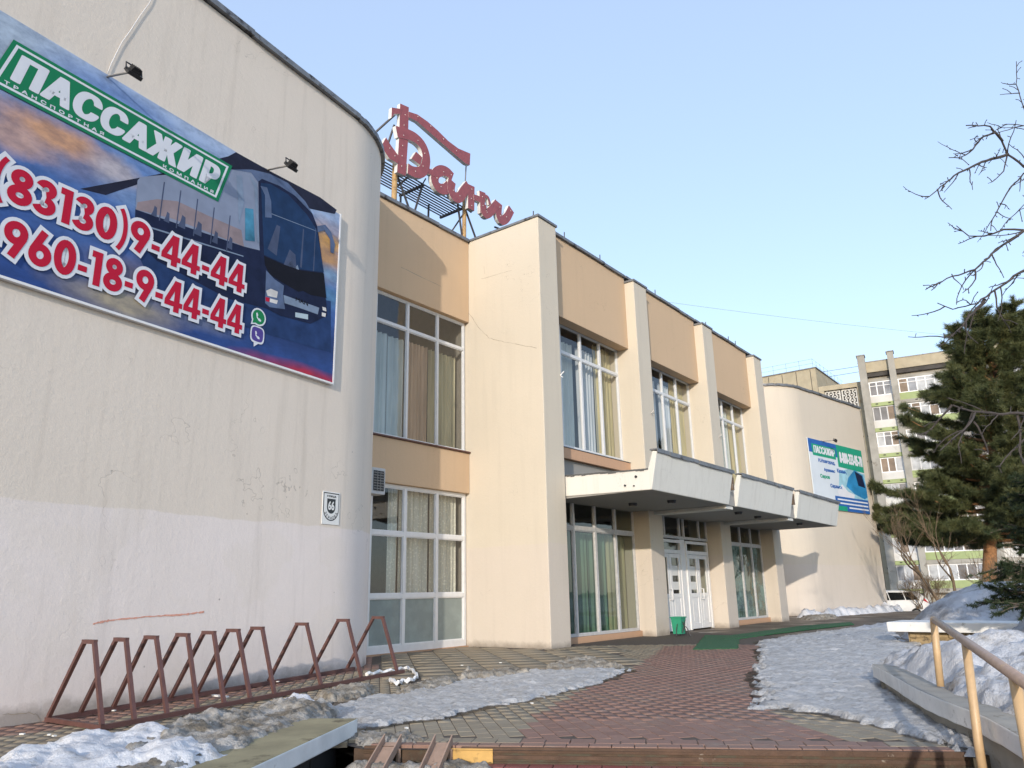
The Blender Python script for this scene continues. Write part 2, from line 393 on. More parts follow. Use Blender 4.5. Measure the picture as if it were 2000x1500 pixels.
# piers
PX = [(15.86, 16.75), (21.36, 22.26), (26.9, 27.82), (32.42, 33.34)]
for i, (a, b) in enumerate(PX):
    y1 = 13.9 if i in (0, 3) else 12.3
    mb = MB(); seg = 6
    zt = 11.52 if i in (0,) else 11.36
    mb.box(a, b, 11.04, y1, -.05, zt)
    mb.build('pier', M['pier'], HOUSE, bevel=.02)
    f = MB(); f.box(a - .035, b + .03, 11.0, y1 if i in (0, 3) else 11.6, zt + .004, zt + .07); f.build('pier_cap', M['flash'], HOUSE)
# core: floors, back wall of the rooms, roof
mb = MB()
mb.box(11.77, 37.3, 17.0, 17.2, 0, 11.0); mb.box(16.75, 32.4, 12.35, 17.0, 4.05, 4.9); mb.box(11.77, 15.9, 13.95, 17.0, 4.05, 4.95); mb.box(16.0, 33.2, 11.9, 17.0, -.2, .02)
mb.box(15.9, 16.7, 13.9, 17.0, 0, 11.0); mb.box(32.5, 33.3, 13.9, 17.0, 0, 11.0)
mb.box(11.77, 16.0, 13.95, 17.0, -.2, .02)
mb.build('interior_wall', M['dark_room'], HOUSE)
mb = MB(); mb.box(11.77, 15.84, 13.62, 27, 11.0, 11.55); mb.box(33.36, 37.3, 13.62, 27, 11.0, 11.55); mb.box(16.0, 33.2, 12.32, 27, 10.9, 11.5); mb.build('roof', M['canopy_top'], HOUSE)

def window(Y, xs, zs, parent, fw=.07, depth=.08, mat='frame', gl='glass', skip=(), outer=.05, glmap=None, bottom=None, opener=None):
    """xs, zs: edges of the lights. One frame object with each pane a sub-part"""
    mb = MB()
    def hb(x0, x1, z0, z1, d=0): mb.box(x0, x1, Y - depth / 2 - d, Y + depth / 2, z0, z1)
    x0, x1, z0, z1 = xs[0], xs[-1], zs[0], zs[-1]
    hb(x0, x0 + outer, z0, z1); hb(x1 - outer, x1, z0, z1)
    hb(x0 + outer, x1 - outer, z0, z0 + (bottom or outer), .002); hb(x0 + outer, x1 - outer, z1 - outer, z1, .002)
    for x in xs[1:-1]: hb(x - fw / 2, x + fw / 2, z0 + (bottom or outer), z1 - outer, .004)
    ex = [x0 + outer] + [q for x in xs[1:-1] for q in (x - fw / 2, x + fw / 2)] + [x1 - outer]
    for z in zs[1:-1]:
        for k in range(0, len(ex), 2): hb(ex[k], ex[k + 1], z - fw / 2, z + fw / 2, .001)
    # thin beads round each light
    for i in range(len(xs) - 1):
        for j in range(len(zs) - 1):
            a = ex[2 * i]; b = ex[2 * i + 1]
            c = (z0 + (bottom or outer)) if j == 0 else zs[j] + fw / 2; d = (z1 - outer) if j == len(zs) - 2 else zs[j + 1] - fw / 2
            for (p, q, r_, s_) in ((a, a + .025, c, d), (b - .025, b, c, d), (a + .025, b - .025, c, c + .025), (a + .025, b - .025, d - .025, d)):
                mb.box(p, q, Y - .02, Y + .02, r_, s_)
    w = mb.build('window', M[mat], parent)
    for i in range(len(xs) - 1):
        for j in range(len(zs) - 1):
            a = ex[2 * i] + .02; b = ex[2 * i + 1] - .02
            c = ((z0 + (bottom or outer)) if j == 0 else zs[j] + fw / 2) + .02; d = ((z1 - outer) if j == len(zs) - 2 else zs[j + 1] - fw / 2) - .02
            p = MB(); tw = random.uniform(-.004, .004)
            p.add([(a, Y + .006 + tw, c), (b, Y + .006 - tw, c), (b, Y + .006 - tw * .5, d), (a, Y + .006 + tw, d)], [(0, 1, 2, 3)])
            p.build('pane', M[(glmap or {}).get((i, j), gl)], w)
    return w
def curtain(x0, x1, z0, z1, Y, mat, w, amp=.05, per=.16, gather=0.):
    n = max(6, int((x1 - x0) / .018)); mb = MB(); ph = random.uniform(0, 6)
    V = []
    for k in range(n + 1):
        x = lerp(x0, x1, k / n); a = math.sin(x / per * 6.283 + ph + .9 * math.sin(x * 5 + ph)) * amp + .35 * amp * math.sin(x / per * 14.1)
        V.append((x, Y + a * .8, z0)); V.append((x + .01 * math.sin(x * 30), Y + a, z1))
    mb.add(V, [(2 * k, 2 * k + 2, 2 * k + 3, 2 * k + 1) for k in range(n)])
    return mb.build('curtain', M[mat], w, smooth=True)

# ---- recessed bay between the near wing and the first pier
def wall_piece(name, x0, x1, y0, y1, z0, z1, mat): 
    mb = MB(); mb.box(x0, x1, y0, y1, z0, z1); return mb.build(name, M[mat], HOUSE, bevel=.012)
wall_piece('spandrel_panel', 11.70, 15.855, 13.6, 13.93, 8.95, 11.5, 'spandrel')
wall_piece('spandrel_panel', 11.70, 15.855, 13.6, 13.93, 3.97, 5.08, 'spandrel')
wall_piece('window_sill', 11.66, 15.85, 13.54, 13.75, 5.083, 5.125, 'flash').data.materials[0] = M['rust_paint']
xs = [11.72, 12.38, 13.53, 14.69, 15.82]
w = window(13.78, xs, [5.13, 8.14, 8.94], HOUSE, mat='frame')
curtain(12.42, 13.1, 5.2, 7.95, 14.05, 'cur_blue', w, .05, .15); curtain(13.12, 13.75, 5.2, 7.95, 14.08, 'cur_blue', w, .04, .2)
curtain(13.8, 14.6, 5.2, 7.95, 14.05, 'cur_brown', w, .05, .13); curtain(14.7, 15.75, 5.2, 7.95, 14.1, 'cur_olive', w, .05, .17)
w = window(13.76, xs, [0.02, 1.3, 2.77, 3.965], HOUSE, fw=.1, outer=.08, bottom=.16, mat='white_paint',
           glmap={(i, 0): 'glass_matte' for i in range(4)})
curtain(13.2, 13.5, 1.2, 3.9, 14.0, 'cur_lace', w, .04, .15); curtain(13.55, 14.66, 1.2, 3.9, 14.02, 'cur_lace', w, .045, .17); curtain(14.7, 15.75, 1.2, 3.9, 14.0, 'cur_lace', w, .045, .13)
mb = MB(); mb.box(11.7, 15.85, 13.66, 13.85, -.03, .018); mb.build('threshold', M['plinth'], HOUSE)
strip('roof_flashing', [Vector((11.6, 13.6)), Vector((13, 13.6)), Vector((14.5, 13.6)), Vector((15.80, 13.6))], .07, .4, 11.504, 11.6, M['flash'])
# the same bay at the far wing
wall_piece('spandrel_panel', 33.345, 37.4, 13.6, 13.93, 0, 11.5, 'spandrel')
strip('roof_flashing', [Vector((33.4, 13.6)), Vector((35, 13.6)), Vector((37.4, 13.6))], .07, .4, 11.504, 11.6, M['flash'])

# ---- three bays of the facade
ups = [('cur_grey', 'cur_blue', 'cur_grey', 'cur_gold'), ('cur_grey', 'cur_grey', 'cur_grey', 'cur_gold'), ('cur_grey', 'cur_grey', 'cur_blue', 'cur_gold')]
for i in range(3):
    a, b = PX[i][1], PX[i + 1][0]
    wall_piece('spandrel_panel', a + .003, b - .003, 11.38, 11.75, 9.03, 11.55, 'spandrel')
    strip('roof_flashing', [Vector((a - (.9 if i else -.03), 11.38)), Vector((lerp(a, b, .35), 11.38)), Vector((lerp(a, b, .7), 11.38)), Vector((b + (.9 if i == 2 else -.08), 11.38))], .08, .6, 11.554, 11.64, M['flash'])
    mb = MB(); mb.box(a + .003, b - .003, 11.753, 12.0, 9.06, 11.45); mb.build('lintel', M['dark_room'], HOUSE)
    wall_piece('sill_band', a + .003, b - .003, 11.56, 12.3, 4.93, 5.24, 'plinth')
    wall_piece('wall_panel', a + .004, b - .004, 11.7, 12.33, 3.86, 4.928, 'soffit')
    mb = MB()
    mb.add([(a + .01, 11.54, 5.244), (b - .01, 11.54, 5.244), (b - .01, 11.80, 5.30), (a + .01, 11.80, 5.30), (a + .01, 11.54, 5.256), (b - .01, 11.54, 5.256), (b - .01, 11.80, 5.312), (a + .01, 11.80, 5.312)],
           [(0, 1, 2, 3), (4, 7, 6, 5), (0, 4, 5, 1), (1, 5, 6, 2), (3, 2, 6, 7), (0, 3, 7, 4)])
    mb.build('window_sill', M['flash'], HOUSE)
    xs = [lerp(a + .005, b - .005, k / 4) for k in range(5)]
    w = window(11.85, xs, [5.32, 8.2, 9.1], HOUSE, fw=.085, outer=.06, mat='frame')
    for k in range(4):
        g0 = .18 if k in (0, 2) else .03
        curtain(xs[k] + g0, xs[k + 1] - .03, 5.35, 8.7 if k < 3 else 9.05, 12.12, ups[i][k], w, .05, .15 + .02 * k)
    if i != 1:
        wall_piece('plinth_band', a + .003, b - .003, 11.5, 12.3, -.03, .155, 'plinth')
        w = window(11.62, xs, [.16, 3.02, 3.84], HOUSE, fw=.1, outer=.06, mat='frame_old', gl='glass_dim',
                   glmap={(1, 0): 'glass_frost', (2, 0): 'glass_frost', (3, 0): 'glass_frost'} if i == 2 else {(1, 0): 'glass_dim'})
        for k in range(4):
            curtain(xs[k] + .03, xs[k + 1] - .03, .2, 2.95, 11.95, 'cur_green' if k < 3 else 'cur_olive', w, .05, .2)
# cracked sill stones / small brackets left from old cables
# ---- entrance bay with two double doors
a, b = PX[1][1], PX[2][0]
w = window(11.62, [a + .005, 23.45, 24.6, 24.93, 26.2, b - .005], [3.0, 3.84], HOUSE, fw=.09, outer=.07, mat='frame_old', gl='glass_dim')
for k, (d0, d1) in enumerate(((22.72, 24.58), (24.95, 26.80))):
    dr = MB(); Yd = 11.62
    for (x0, x1, z0, z1) in ((d0, d0 + .09, .0, 2.955), (d1 - .09, d1, .0, 2.955), (d0 + .09, d1 - .09, 2.86, 2.955), (d0 + .09, d1 - .09, 2.50, 2.62)):
        dr.box(x0, x1, Yd - .06, Yd + .06, z0, z1)
    door = dr.build('door', M['white_paint'], HOUSE)
    mid = (d0 + d1) / 2
    g = MB(); g.add([(d0 + .08, Yd + .01, 2.6), (d1 - .08, Yd + .01, 2.6), (d1 - .08, Yd + .01, 2.88), (d0 + .08, Yd + .01, 2.88)], [(0, 1, 2, 3)]); g.build('pane', M['glass_dim'], door)
    for q, (x0, x1) in enumerate(((d0 + .1, mid - .01), (mid + .01, d1 - .1))):
        lf = MB(); Y0, Y1 = Yd - .035, Yd + .03
        gx0, gx1 = x0 + .15, x1 - .15
        lf.box(x0, gx0, Y0, Y1, .03, 2.49); lf.box(gx1, x1, Y0, Y1, .03, 2.49)
        lf.box(gx0, gx1, Y0, Y1, 2.36, 2.49); lf.box(gx0, gx1, Y0, Y1, 1.06, 1.2); lf.box(gx0, gx1, Y0, Y1, .03, .2)
        lf.box(gx0, gx1, Y0 + .02, Y1 - .01, .2, 1.06)
        lf.box(gx0 + .06, gx1 - .06, Y0 + .008, Y0 + .02, .28, .98)
        leaf = lf.build('door_leaf', M['white_paint'], door, bevel=.006)
        g = MB(); g.add([(gx0 - .01, Yd, 1.19), (gx1 + .01, Yd, 1.19), (gx1 + .01, Yd, 2.37), (gx0 - .01, Yd, 2.37)], [(0, 1, 2, 3)]); g.build('pane', M['glass_dim'], door)
        hx = x1 - .1 if q == 0 else x0 + .1
        if (k, q) in ((0, 0), (1, 1)):
            hd = MB(); hd.tube([(hx, Yd - .03, 1.0), (hx, Yd - .13, 1.0), (hx, Yd - .13, 1.34), (hx, Yd - .03, 1.34)], .022, 6); hd.build('handle', M['white_paint'], door, smooth=True)
        if (k, q) in ((0, 1), (1, 0)):
            for (z0, z1) in ((1.78, 2.1), (1.32, 1.58)):
                pp = MB(); pp.box(gx0 + .02, gx1 - .04, Yd - .012, Yd - .006, z0, z1); pp.build('paper_notice', M['bulletin_paper'], door)
pst = MB(); pst.box(24.585, 24.945, 11.6, 11.72, 0, 2.99); pst.build('door_post', M['white_paint'], HOUSE)
pst = MB(); pst.box(a + .005, 22.715, 11.58, 11.7, 0, 2.995); pst.build('side_panel', M['white_paint'], HOUSE)
# ---- canopy
CAN = MB()
SECX = [(16.84, 21.70), (22.32, 27.20), (27.86, 33.0)]
prof = [(11.69, 3.76), (8.58, 3.69), (8.37, 4.63), (8.50, 4.65), (8.66, 4.20), (9.3, 4.22), (11.69, 4.32)]
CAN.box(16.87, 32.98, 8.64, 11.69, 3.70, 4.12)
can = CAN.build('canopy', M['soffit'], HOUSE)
for (x0, x1) in SECX:
    mb = MB(); mb.prism(prof, lambda y, z, t: Vector((t, y, z)), x0, x1)
    for q in range(len(mb.f)): pass
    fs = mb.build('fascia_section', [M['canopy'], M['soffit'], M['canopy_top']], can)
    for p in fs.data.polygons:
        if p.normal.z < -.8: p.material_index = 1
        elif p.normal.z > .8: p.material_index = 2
    bv = fs.modifiers.new('bevel', 'BEVEL'); bv.width = .025; bv.segments = 2; bv.limit_method = 'ANGLE'; bv.angle_limit = R(30)
    fl = MB(); n = 14
    for k in range(n):
        xa, xb = lerp(x0 - .02, x1 + .02, k / n), lerp(x0 - .02, x1 + .02, (k + 1) / n)
        j = random.uniform(-.012, .012)
        fl.box(xa, xb, 8.33 + j, 8.55, 4.655 + j * .4, 4.69 + j * .4); fl.box(xa, xb, 8.33 + j, 8.345 + j, 4.59 + j, 4.655 + j * .4)
    fl.build('fascia_flashing', M['flash'], can)
for x in (21.81, 27.36):
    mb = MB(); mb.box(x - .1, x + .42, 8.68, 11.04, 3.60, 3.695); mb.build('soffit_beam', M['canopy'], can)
    mb = MB(); mb.box(x - .08, x + .02, 8.42, 8.60, 4.121, 4.50); mb.build('gap_flashing', M['nosing0'], can)
for (x, y) in ((19.4, 9.3), (24.0, 9.2), (26.0, 9.3), (30.2, 9.2), (19.2, 10.4)):
    mb = MB(); mb.tube([(x, y, 3.71), (x, y, 3.62)], [.13, .11], 12); mb.build('ceiling_lamp', M['black'], can)
mb = MB()
for k in range(26):
    y0_, y1_ = lerp(8.64, 11.6, k / 26), lerp(8.64, 11.6, (k + 1) / 26); zt_ = lerp(4.205, 4.315, k / 26); j = random.uniform(0, .03)
    mb.box(16.825, 16.9, y0_, y1_, zt_ - .012 - j, zt_ + .02)
mb.build('tar_edge', M['canopy_top'], can)
# broken plaster at the canopy's left end
mb = MB()
for (y, z, s) in ((8.98, 4.05, .032), (9.30, 3.86, .026), (9.05, 3.83, .018)):
    mb.tube([(16.80, y, z), (16.845, y, z)], s, 7)
mb.build('drain_hole', M['dark_wall'], can)
# old cable brackets on the piers
for i, (x, z) in enumerate(((16.72, 7.05), (22.0, 6.9), (27.6, 6.95), (33.1, 6.9))):
    mb = MB(); mb.bar((x, 11.045, z), (x + .04, 10.95, z + .10), .03, .02); mb.bar((x, 11.045, z), (x + .01, 10.97, z - .07), .02, .015); mb.build('cable_bracket', M['white_paint' if i == 0 else 'steel'], HOUSE)
# roof pins
for x, y, z in ((16.0, 11.3, 11.5), (17.9, 11.5, 11.64), (20.0, 11.5, 11.64), (23.9, 11.5, 11.64), (28.4, 11.5, 11.64), (30.8, 11.5, 11.64), (31.6, 11.5, 11.64)):
    mb = MB(); mb.tube([(x, y, z - .05), (x + .02, y, z + .34)], .018, 5); mb.build('lightning_pin', M['dark_steel'], HOUSE)

# ---- plaster crack on the side of the first pier, built as thin raised flakes of plaster edge
def crack_line(pts, T, w, name='plaster_crack', mat='dark_wall'):
    mb = MB()
    for k in range(len(pts) - 1):
        (a, b), (c, e) = pts[k], pts[k + 1]
        n = Vector((-(e - b), c - a)).normalized() * w * random.uniform(.5, 1.2)
        mb.add([T(a - n.x, b - n.y, .002), T(c - n.x, e - n.y, .002), T(c + n.x, e + n.y, .002), T(a + n.x, b + n.y, .002)], [(0, 1, 2, 3)])
    return mb.build(name, M[mat], HOUSE)
M['hair'] = simple('hairline crack', (.33, .28, .22), .95, .3, 8)
TX = lambda y, z, t: Vector((15.86 - t, y, z))
def wiggle(pts, n, amp):
    out = []
    for k in range(len(pts) - 1):
        for j in range(n):
            t = j / n; p = Vector(pts[k]).lerp(Vector(pts[k + 1]), t); out.append((p.x + random.uniform(-amp, amp), p.y + random.uniform(-amp, amp)))
    return out + [pts[-1]]
crack_line(wiggle([(13.6,9.245),(13.233,8.714),(12.857,8.317),(12.307,8.073),(11.212,7.657)], 6, .015), TX, .007, mat='hair')
crack_line(wiggle([(13.121,10.197),(11.986,10.147)], 8, .01), TX, .005, mat='hair')
crack_line(wiggle([(13.019,10.573),(12.983,10.32)], 5, .01), TX, .004, mat='hair')
crack_line(wiggle([(13.082,9.751),(14.667,9.701)], 8, .01), TF(13.6), .008, mat='hair')
crack_line(wiggle([(-5.008,-0.083),(-5.081,0.002),(-5.206,0.036),(-5.47,0.048)], 4, .015), TL, .004, mat='hair')
M['red_crayon'] = simple('red crayon scrawl', (.66, .33, .25), .9, .25, 30)
sw = wiggle([(-4.491,1.027),(-4.259,1.063),(-3.687,1.09),(-3.187,1.095),(-2.759,1.126)], 10, .005)
mb = MB()
for k in range(len(sw) - 1):
    (a_, b_), (c_, e_) = sw[k], sw[k + 1]; w_ = random.uniform(.006, .016)
    mb.add([TL(a_, b_ - w_, .004), TL(c_, e_ - w_, .004), TL(c_, e_ + w_, .004), TL(a_, b_ + w_, .004)], [(0, 1, 2, 3)])
mb.build('red_scrawl', M['red_crayon'], HOUSE)

# ================================================================== lettering
def glyphs(body, offset=0.0, shear=0.0, spacing=1.0):
    c = bpy.data.curves.new('glyphs', 'FONT'); c.body = body; c.offset = offset; c.shear = shear; c.space_character = spacing; c.resolution_u = 3
    o = bpy.data.objects.new('glyphs', c); COL.objects.link(o); bpy.context.view_layer.update()
    me = o.to_mesh(); V = [(v.co.x, v.co.y) for v in me.vertices]; F = [tuple(p.vertices) for p in me.polygons]
    # islands, so that neighbouring glyphs never share one plane
    par = list(range(len(V)))
    def find(i):
        while par[i] != i: par[i] = par[par[i]]; i = par[i]
        return i
    for f in F:
        for q in f[1:]: par[find(q)] = find(f[0])
    ids = {}; isl = [ids.setdefault(find(i), len(ids)) for i in range(len(V))]
    o.to_mesh_clear(); bpy.data.objects.remove(o); bpy.data.curves.remove(c)
    return V, F, isl
def box_of(V): 
    xs = [v[0] for v in V]; ys = [v[1] for v in V]; return min(xs), max(xs), min(ys), max(ys)
def sqring(n):
    out = []
    for k in range(n):
        t = 8 * k / n; s = int(t // 2); f = t % 2 - 1
        u, w = ((1, f), (-f, 1), (-1, -f), (f, -1))[s]; r = max(1, math.hypot(u, w) / 1.22); out.append((u / r, w / r))
    return out
def lettering(body, T, x0, x1, z0, z1, t, mat, parent, fat=.0, outline=None, shear=0., spacing=1., name='lettering', fatz=None):
    """flat letters; fat thickens the strokes by laying shifted copies over one another, each on its own plane"""
    V, F, isl = glyphs(body, 0, shear, spacing); a, b, c, d = box_of(V)
    fz = fat if fatz is None else fatz
    sx = (x1 - x0 - 2 * fat) / (b - a); sz = (z1 - z0 - 2 * fz) / (d - c)
    def put(rx, rz, n, t, mat, nm):
        mb = MB(); sh = [(0, 0)] + [(rx * u_, rz * w_) for u_, w_ in sqring(n)] if rx else [(0, 0)]
        for q, (ox, oz) in enumerate(sh):
            mb.add([T((x - a) * sx + x0 + fat + ox, (y - c) * sz + z0 + fz + oz, t + .00006 * q) for x, y in V], F)
        return mb.build(nm, mat, parent)
    if outline: put(fat + outline[0], fz + outline[0], 36, t, outline[1], name + '_outline'); t += .004
    return put(fat, fz, 12, t, mat, name)

# ================================================================== big banner on the near wing
def paint(name, base, blobs, T0, D, blur=.5, rough=.45):
    """flat printed picture: soft-edged patches of ink laid over one another. T0 origin, D along-direction"""
    m, nt, b = new_mat(name); t = NT(nt); s = t.sep()
    u = t.math('ADD', t.math('MULTIPLY', t.math('SUBTRACT', s[0], T0.x), D.x), t.math('MULTIPLY', t.math('SUBTRACT', s[1], T0.y), D.y)); z = s[2]
    nz = t.noise(1.5, 5, .6); nf = t.noise(1.1, 4, .6, stretch=(1, 1, 2.2))
    col = t.ramp(t.maprange(z, base[0], base[1]), base[2])
    for (cu, cz, ru, rz, c, k, ns) in blobs:
        du = t.math('DIVIDE', t.math('SUBTRACT', u, cu), ru); dz = t.math('DIVIDE', t.math('SUBTRACT', z, cz), rz)
        r = t.math('SQRT', t.math('ADD', t.math('MULTIPLY', du, du), t.math('MULTIPLY', dz, dz)))
        r = t.math('ADD', r, t.math('MULTIPLY', t.math('SUBTRACT', nz if ns > 0 else nf, .5), abs(ns)))
        f = t.math('MULTIPLY', t.maprange(r, 1.0 - blur, 1.0, 1, 0), k)
        col = t.mix(f, col, c)
    col = t.mix(t.maprange(t.noise(3.2, 7, .68, stretch=(1, 1, 2.0)), .38, .66, 0, .55), col, t.mix(.75, col, (.015, .03, .09)))
    nt.links.new(col, b.inputs['Base Color']); b.inputs['Roughness'].default_value = .6; b.inputs['Specular IOR Level'].default_value = .15
    nt.links.new(t.bump(t.noise(1.3, 3, stretch=(1, 1, .5)), .25, .05), b.inputs['Normal'])
    return m
def ink(name, col, var=.1, n=4): return simple(name, col, .6, var, n, spec=.12)
BAN = thing('bus_banner', (TL(-4.5, 7.0, 0)), 'large blue banner of a coach company with red phone numbers on the curved wall', 'banner')
bu0, bu1, bz0, bz1 = -9.6, -.30, 5.28, 8.86
M['banner_bg'] = paint('printed sunset sky', (5.28, 8.9, [(0, (.03, .07, .24)), (.3, (.05, .12, .36)), (.55, (.10, .20, .46)), (.8, (.22, .34, .60)), (1, (.42, .52, .70))]), [
    (-6.9, 8.5, 1.4, .9, (.46, .55, .66), .9, .5), (-5.2, 8.55, 1.3, .35, (.16, .28, .58), .8, .6), (-4.2, 8.3, 1.2, .3, (.50, .56, .66), .8, .9),
    (-6.0, 7.35, 1.5, .5, (.26, .25, .36), .9, 1.1), (-5.9, 7.5, .9, .28, (.66, .36, .20), .95, 1.3), (-6.5, 7.15, .7, .3, (.60, .38, .30), .8, 1.2), (-5.0, 7.4, .6, .3, (.50, .46, .50), .9, 1.2),
    (-4.6, 7.1, .9, .25, (.20, .32, .56), .8, .5), (-5.4, 6.2, 1.1, .5, (.07, .14, .36), .9, .5), (-4.6, 5.9, 1.1, .35, (.22, .16, .14), .6, 1.0),
    (-4.7, 5.45, 1.3, .28, (.42, .36, .25), .9, .6), (-3.4, 5.6, 1.0, .22, (.20, .22, .30), .7, .6),
    (-.7, 7.9, .9, .8, (.56, .30, .10), .9, -.7), (-.5, 7.45, .5, .25, (.20, .34, .52), .9, -.6), (-.5, 8.15, .8, .2, (.66, .36, .10), .9, -.8), (-.5, 7.0, .5, .3, (.10, .24, .42), .9, -.5),
    (-1.3, 5.95, 2.6, .55, (.025, .05, .15), .95, .3), (-.8, 5.25, 2.1, .24, (.46, .03, .05), .95, .4), (-7.6, 6.2, 1.6, .8, (.05, .12, .34), .8, .6)], P0, DW, .7)
mb = MB(); mb.box(bu0, bu1, 0, .055, bz0, bz1, T=lambda d, y, z: TL(d, z, .02 + y))
mb.build('banner_sheet', M['banner_bg'], BAN)
mb = MB()
for (a, b, c, d) in ((bu0 - .03, bu1 + .03, bz0 - .035, bz0), (bu1, bu1 + .035, bz0, bz1 + .02)):
    mb.box(a, b, 0, .08, c, d, T=lambda d_, y, z: TL(d_, z, .005 + y))
mb.build('banner_frame', M['white_paint'], BAN)
# --- printed coach
INK = {k: ink('ink ' + k, c, v) for k, c, v in (('navy', (.012, .018, .05), .3), ('steel_blue', (.10, .14, .24), .3), ('window_lilac', (.23, .27, .37), .10), ('wind', (.015, .04, .105), .25), ('black', (.008, .008, .014), .2),
      ('bridge', (.018, .02, .04), .3), ('silver', (.20, .26, .36), .2), ('lamp', (.62, .60, .58), .2), ('red', (.47, .012, .04), .05), ('white', (.66, .68, .73), .04), ('green', (.012, .19, .085), .05),
      ('wa', (.015, .20, .075), .05), ('viber', (.085, .06, .26), .05), ('teal', (.06, .22, .34), .4), ('road', (.02, .045, .13), .3), ('dusk', (.27, .215, .23), .2), ('plate', (.42, .52, .58), .05), ('glow', (.20, .34, .50), .3), ('seat', (.065, .085, .15), .2))}
TB = lambda d, z, t: TL(d, z, .0752 + t)
def layer(name, k, pts, t): mb = MB(); mb.flat(pts, TB, t); return mb.build(name, INK[k], BAN)
layer('printed_bridge', 'bridge', [(-5.516,6.886),(-4.398,7.683),(-3.12,8.693),(-2.97,8.855),(-2.207,8.884),(-0.88,8.97),(-0.403,8.918),(-0.456,8.801),(-1.137,8.603),(-1.936,8.637),(-3.022,8.374),(-4.66,7.392),(-5.146,6.968)], .002)
layer('printed_road', 'road', [(-4.678,6.464),(-2.463,6.516),(-0.452,6.907),(-0.384,5.866),(-2.166,5.759),(-4.165,5.743)], .003)
layer('printed_coach_side', 'navy', [(-4.677,6.987),(-4.055,7.096),(-2.643,7.218),(-2.268,7.272),(-2.069,6.228),(-2.863,6.134),(-4.231,6.291),(-4.631,6.483)], .005)
layer('printed_coach_windows', 'window_lilac', [(-4.698,7.425),(-4.657,7.507),(-4.396,7.666),(-3.033,8.478),(-2.6,8.702),(-2.431,8.539),(-2.267,7.253),(-2.639,7.181),(-4.673,6.955)], .0062)
layer('printed_window_glow', 'dusk', [(-4.656,7.083),(-4.349,7.28),(-3.998,7.41),(-3.412,7.422),(-2.722,7.458),(-2.639,7.181),(-3.381,7.136),(-4.053,7.079),(-4.665,6.958)], .0070)
layer('printed_coach_front', 'navy', [(-2.6,8.702),(-2.344,8.771),(-1.887,8.811),(-1.447,8.722),(-1.075,8.52),(-0.919,8.302),(-0.726,7.567),(-0.531,6.581),(-0.966,6.278),(-1.73,6.201),(-2.105,6.236),(-2.311,7.354),(-2.444,8.553)], .0078)
layer('printed_coach_roof', 'steel_blue', [(-3.033,8.478),(-2.6,8.702),(-2.202,8.823),(-1.749,8.858),(-1.281,8.69),(-1.075,8.52),(-1.55,8.683),(-1.941,8.698),(-2.368,8.633),(-2.454,8.528),(-2.617,8.632)], .0086)
layer('printed_windscreen', 'wind', [(-2.384,8.542),(-2.161,8.632),(-1.73,8.629),(-1.236,8.447),(-0.943,8.247),(-0.726,7.567),(-0.688,7.429),(-1.307,7.26),(-1.816,7.21),(-2.191,7.204)], .0086)
layer('printed_dash', 'black', [(-2.19,7.184),(-1.814,7.19),(-1.305,7.24),(-0.686,7.408),(-0.582,6.927),(-1.008,6.845),(-1.21,6.858),(-1.324,6.798),(-1.722,6.84),(-2.032,6.887),(-2.151,7.02)], .0096)
layer('printed_bumper', 'steel_blue', [(-2.12,6.933),(-1.906,6.834),(-1.681,6.794),(-1.691,6.61),(-1.62,6.355),(-1.978,6.277),(-2.088,6.318)], .0096)
layer('printed_grille', 'silver', [(-1.679,6.614),(-1.259,6.636),(-0.762,6.665),(-0.793,6.519),(-1.248,6.496),(-1.641,6.467)], .0102)
layer('printed_lamp', 'lamp', [(-2.086,6.552),(-1.985,6.627),(-1.815,6.627),(-1.829,6.503),(-2.043,6.47)], .0102)
layer('printed_lamp', 'lamp', [(-1.981,6.442),(-1.802,6.463),(-1.82,6.388),(-1.987,6.372)], .0102)
layer('printed_lamp', 'red', [(-2.087,6.435),(-1.993,6.447),(-1.998,6.368),(-2.08,6.36)], .0104)
layer('printed_lamp', 'lamp', [(-0.681,6.713),(-0.583,6.724),(-0.564,6.655),(-0.662,6.645)], .0102)
layer('printed_lamp', 'lamp', [(-0.687,6.595),(-0.575,6.609),(-0.584,6.532),(-0.682,6.522)], .0102)
layer('printed_number_plate', 'plate', [(-1.368,6.376),(-1.045,6.438),(-1.038,6.338),(-1.361,6.287)], .0106)
layer('printed_mirror', 'steel_blue', [(-2.39,8.477),(-2.237,8.521),(-2.119,8.296),(-2.079,7.982),(-2.232,7.923),(-2.27,8.349)], .0112)
layer('printed_mirror', 'steel_blue', [(-0.934,8.317),(-0.714,8.447),(-0.547,8.362),(-0.413,8.135),(-0.445,7.931),(-0.533,7.918),(-0.565,8.185),(-0.734,8.315),(-0.911,8.194)], .0112)
layer('printed_side_window', 'teal', [(-2.685,7.899),(-2.507,7.961),(-2.418,7.37),(-2.628,7.302)], .0100)
layer('printed_window_post', 'silver', [(-2.927,8.422),(-2.808,8.472),(-2.715,7.975),(-2.786,7.547)], .0098)
layer('printed_window_post', 'silver', [(-2.656,8.56),(-2.473,8.477),(-2.315,7.393),(-2.371,7.369),(-2.522,8.371)], .0108)
layer('printed_trim_line', 'silver', [(-4.615,6.76),(-3.933,6.846),(-2.634,7.009),(-2.632,6.99),(-3.93,6.821),(-4.612,6.736)], .0064)
for (a, b, c, d) in ((-4.42, 6.98, .10, .16), (-4.20, 6.98, .10, .16), (-3.95, 7.0, .14, .2), (-3.66, 7.0, .16, .22), (-3.3, 7.0, .12, .2), (-3.0, 7.02, .12, .2)):
    layer('printed_seat', 'seat', [(a, b), (a + c, b), (a + c * .9, b + d), (a + c * .45, b + d * 1.1), (a + c * .3, b + d * .5)], .0074)
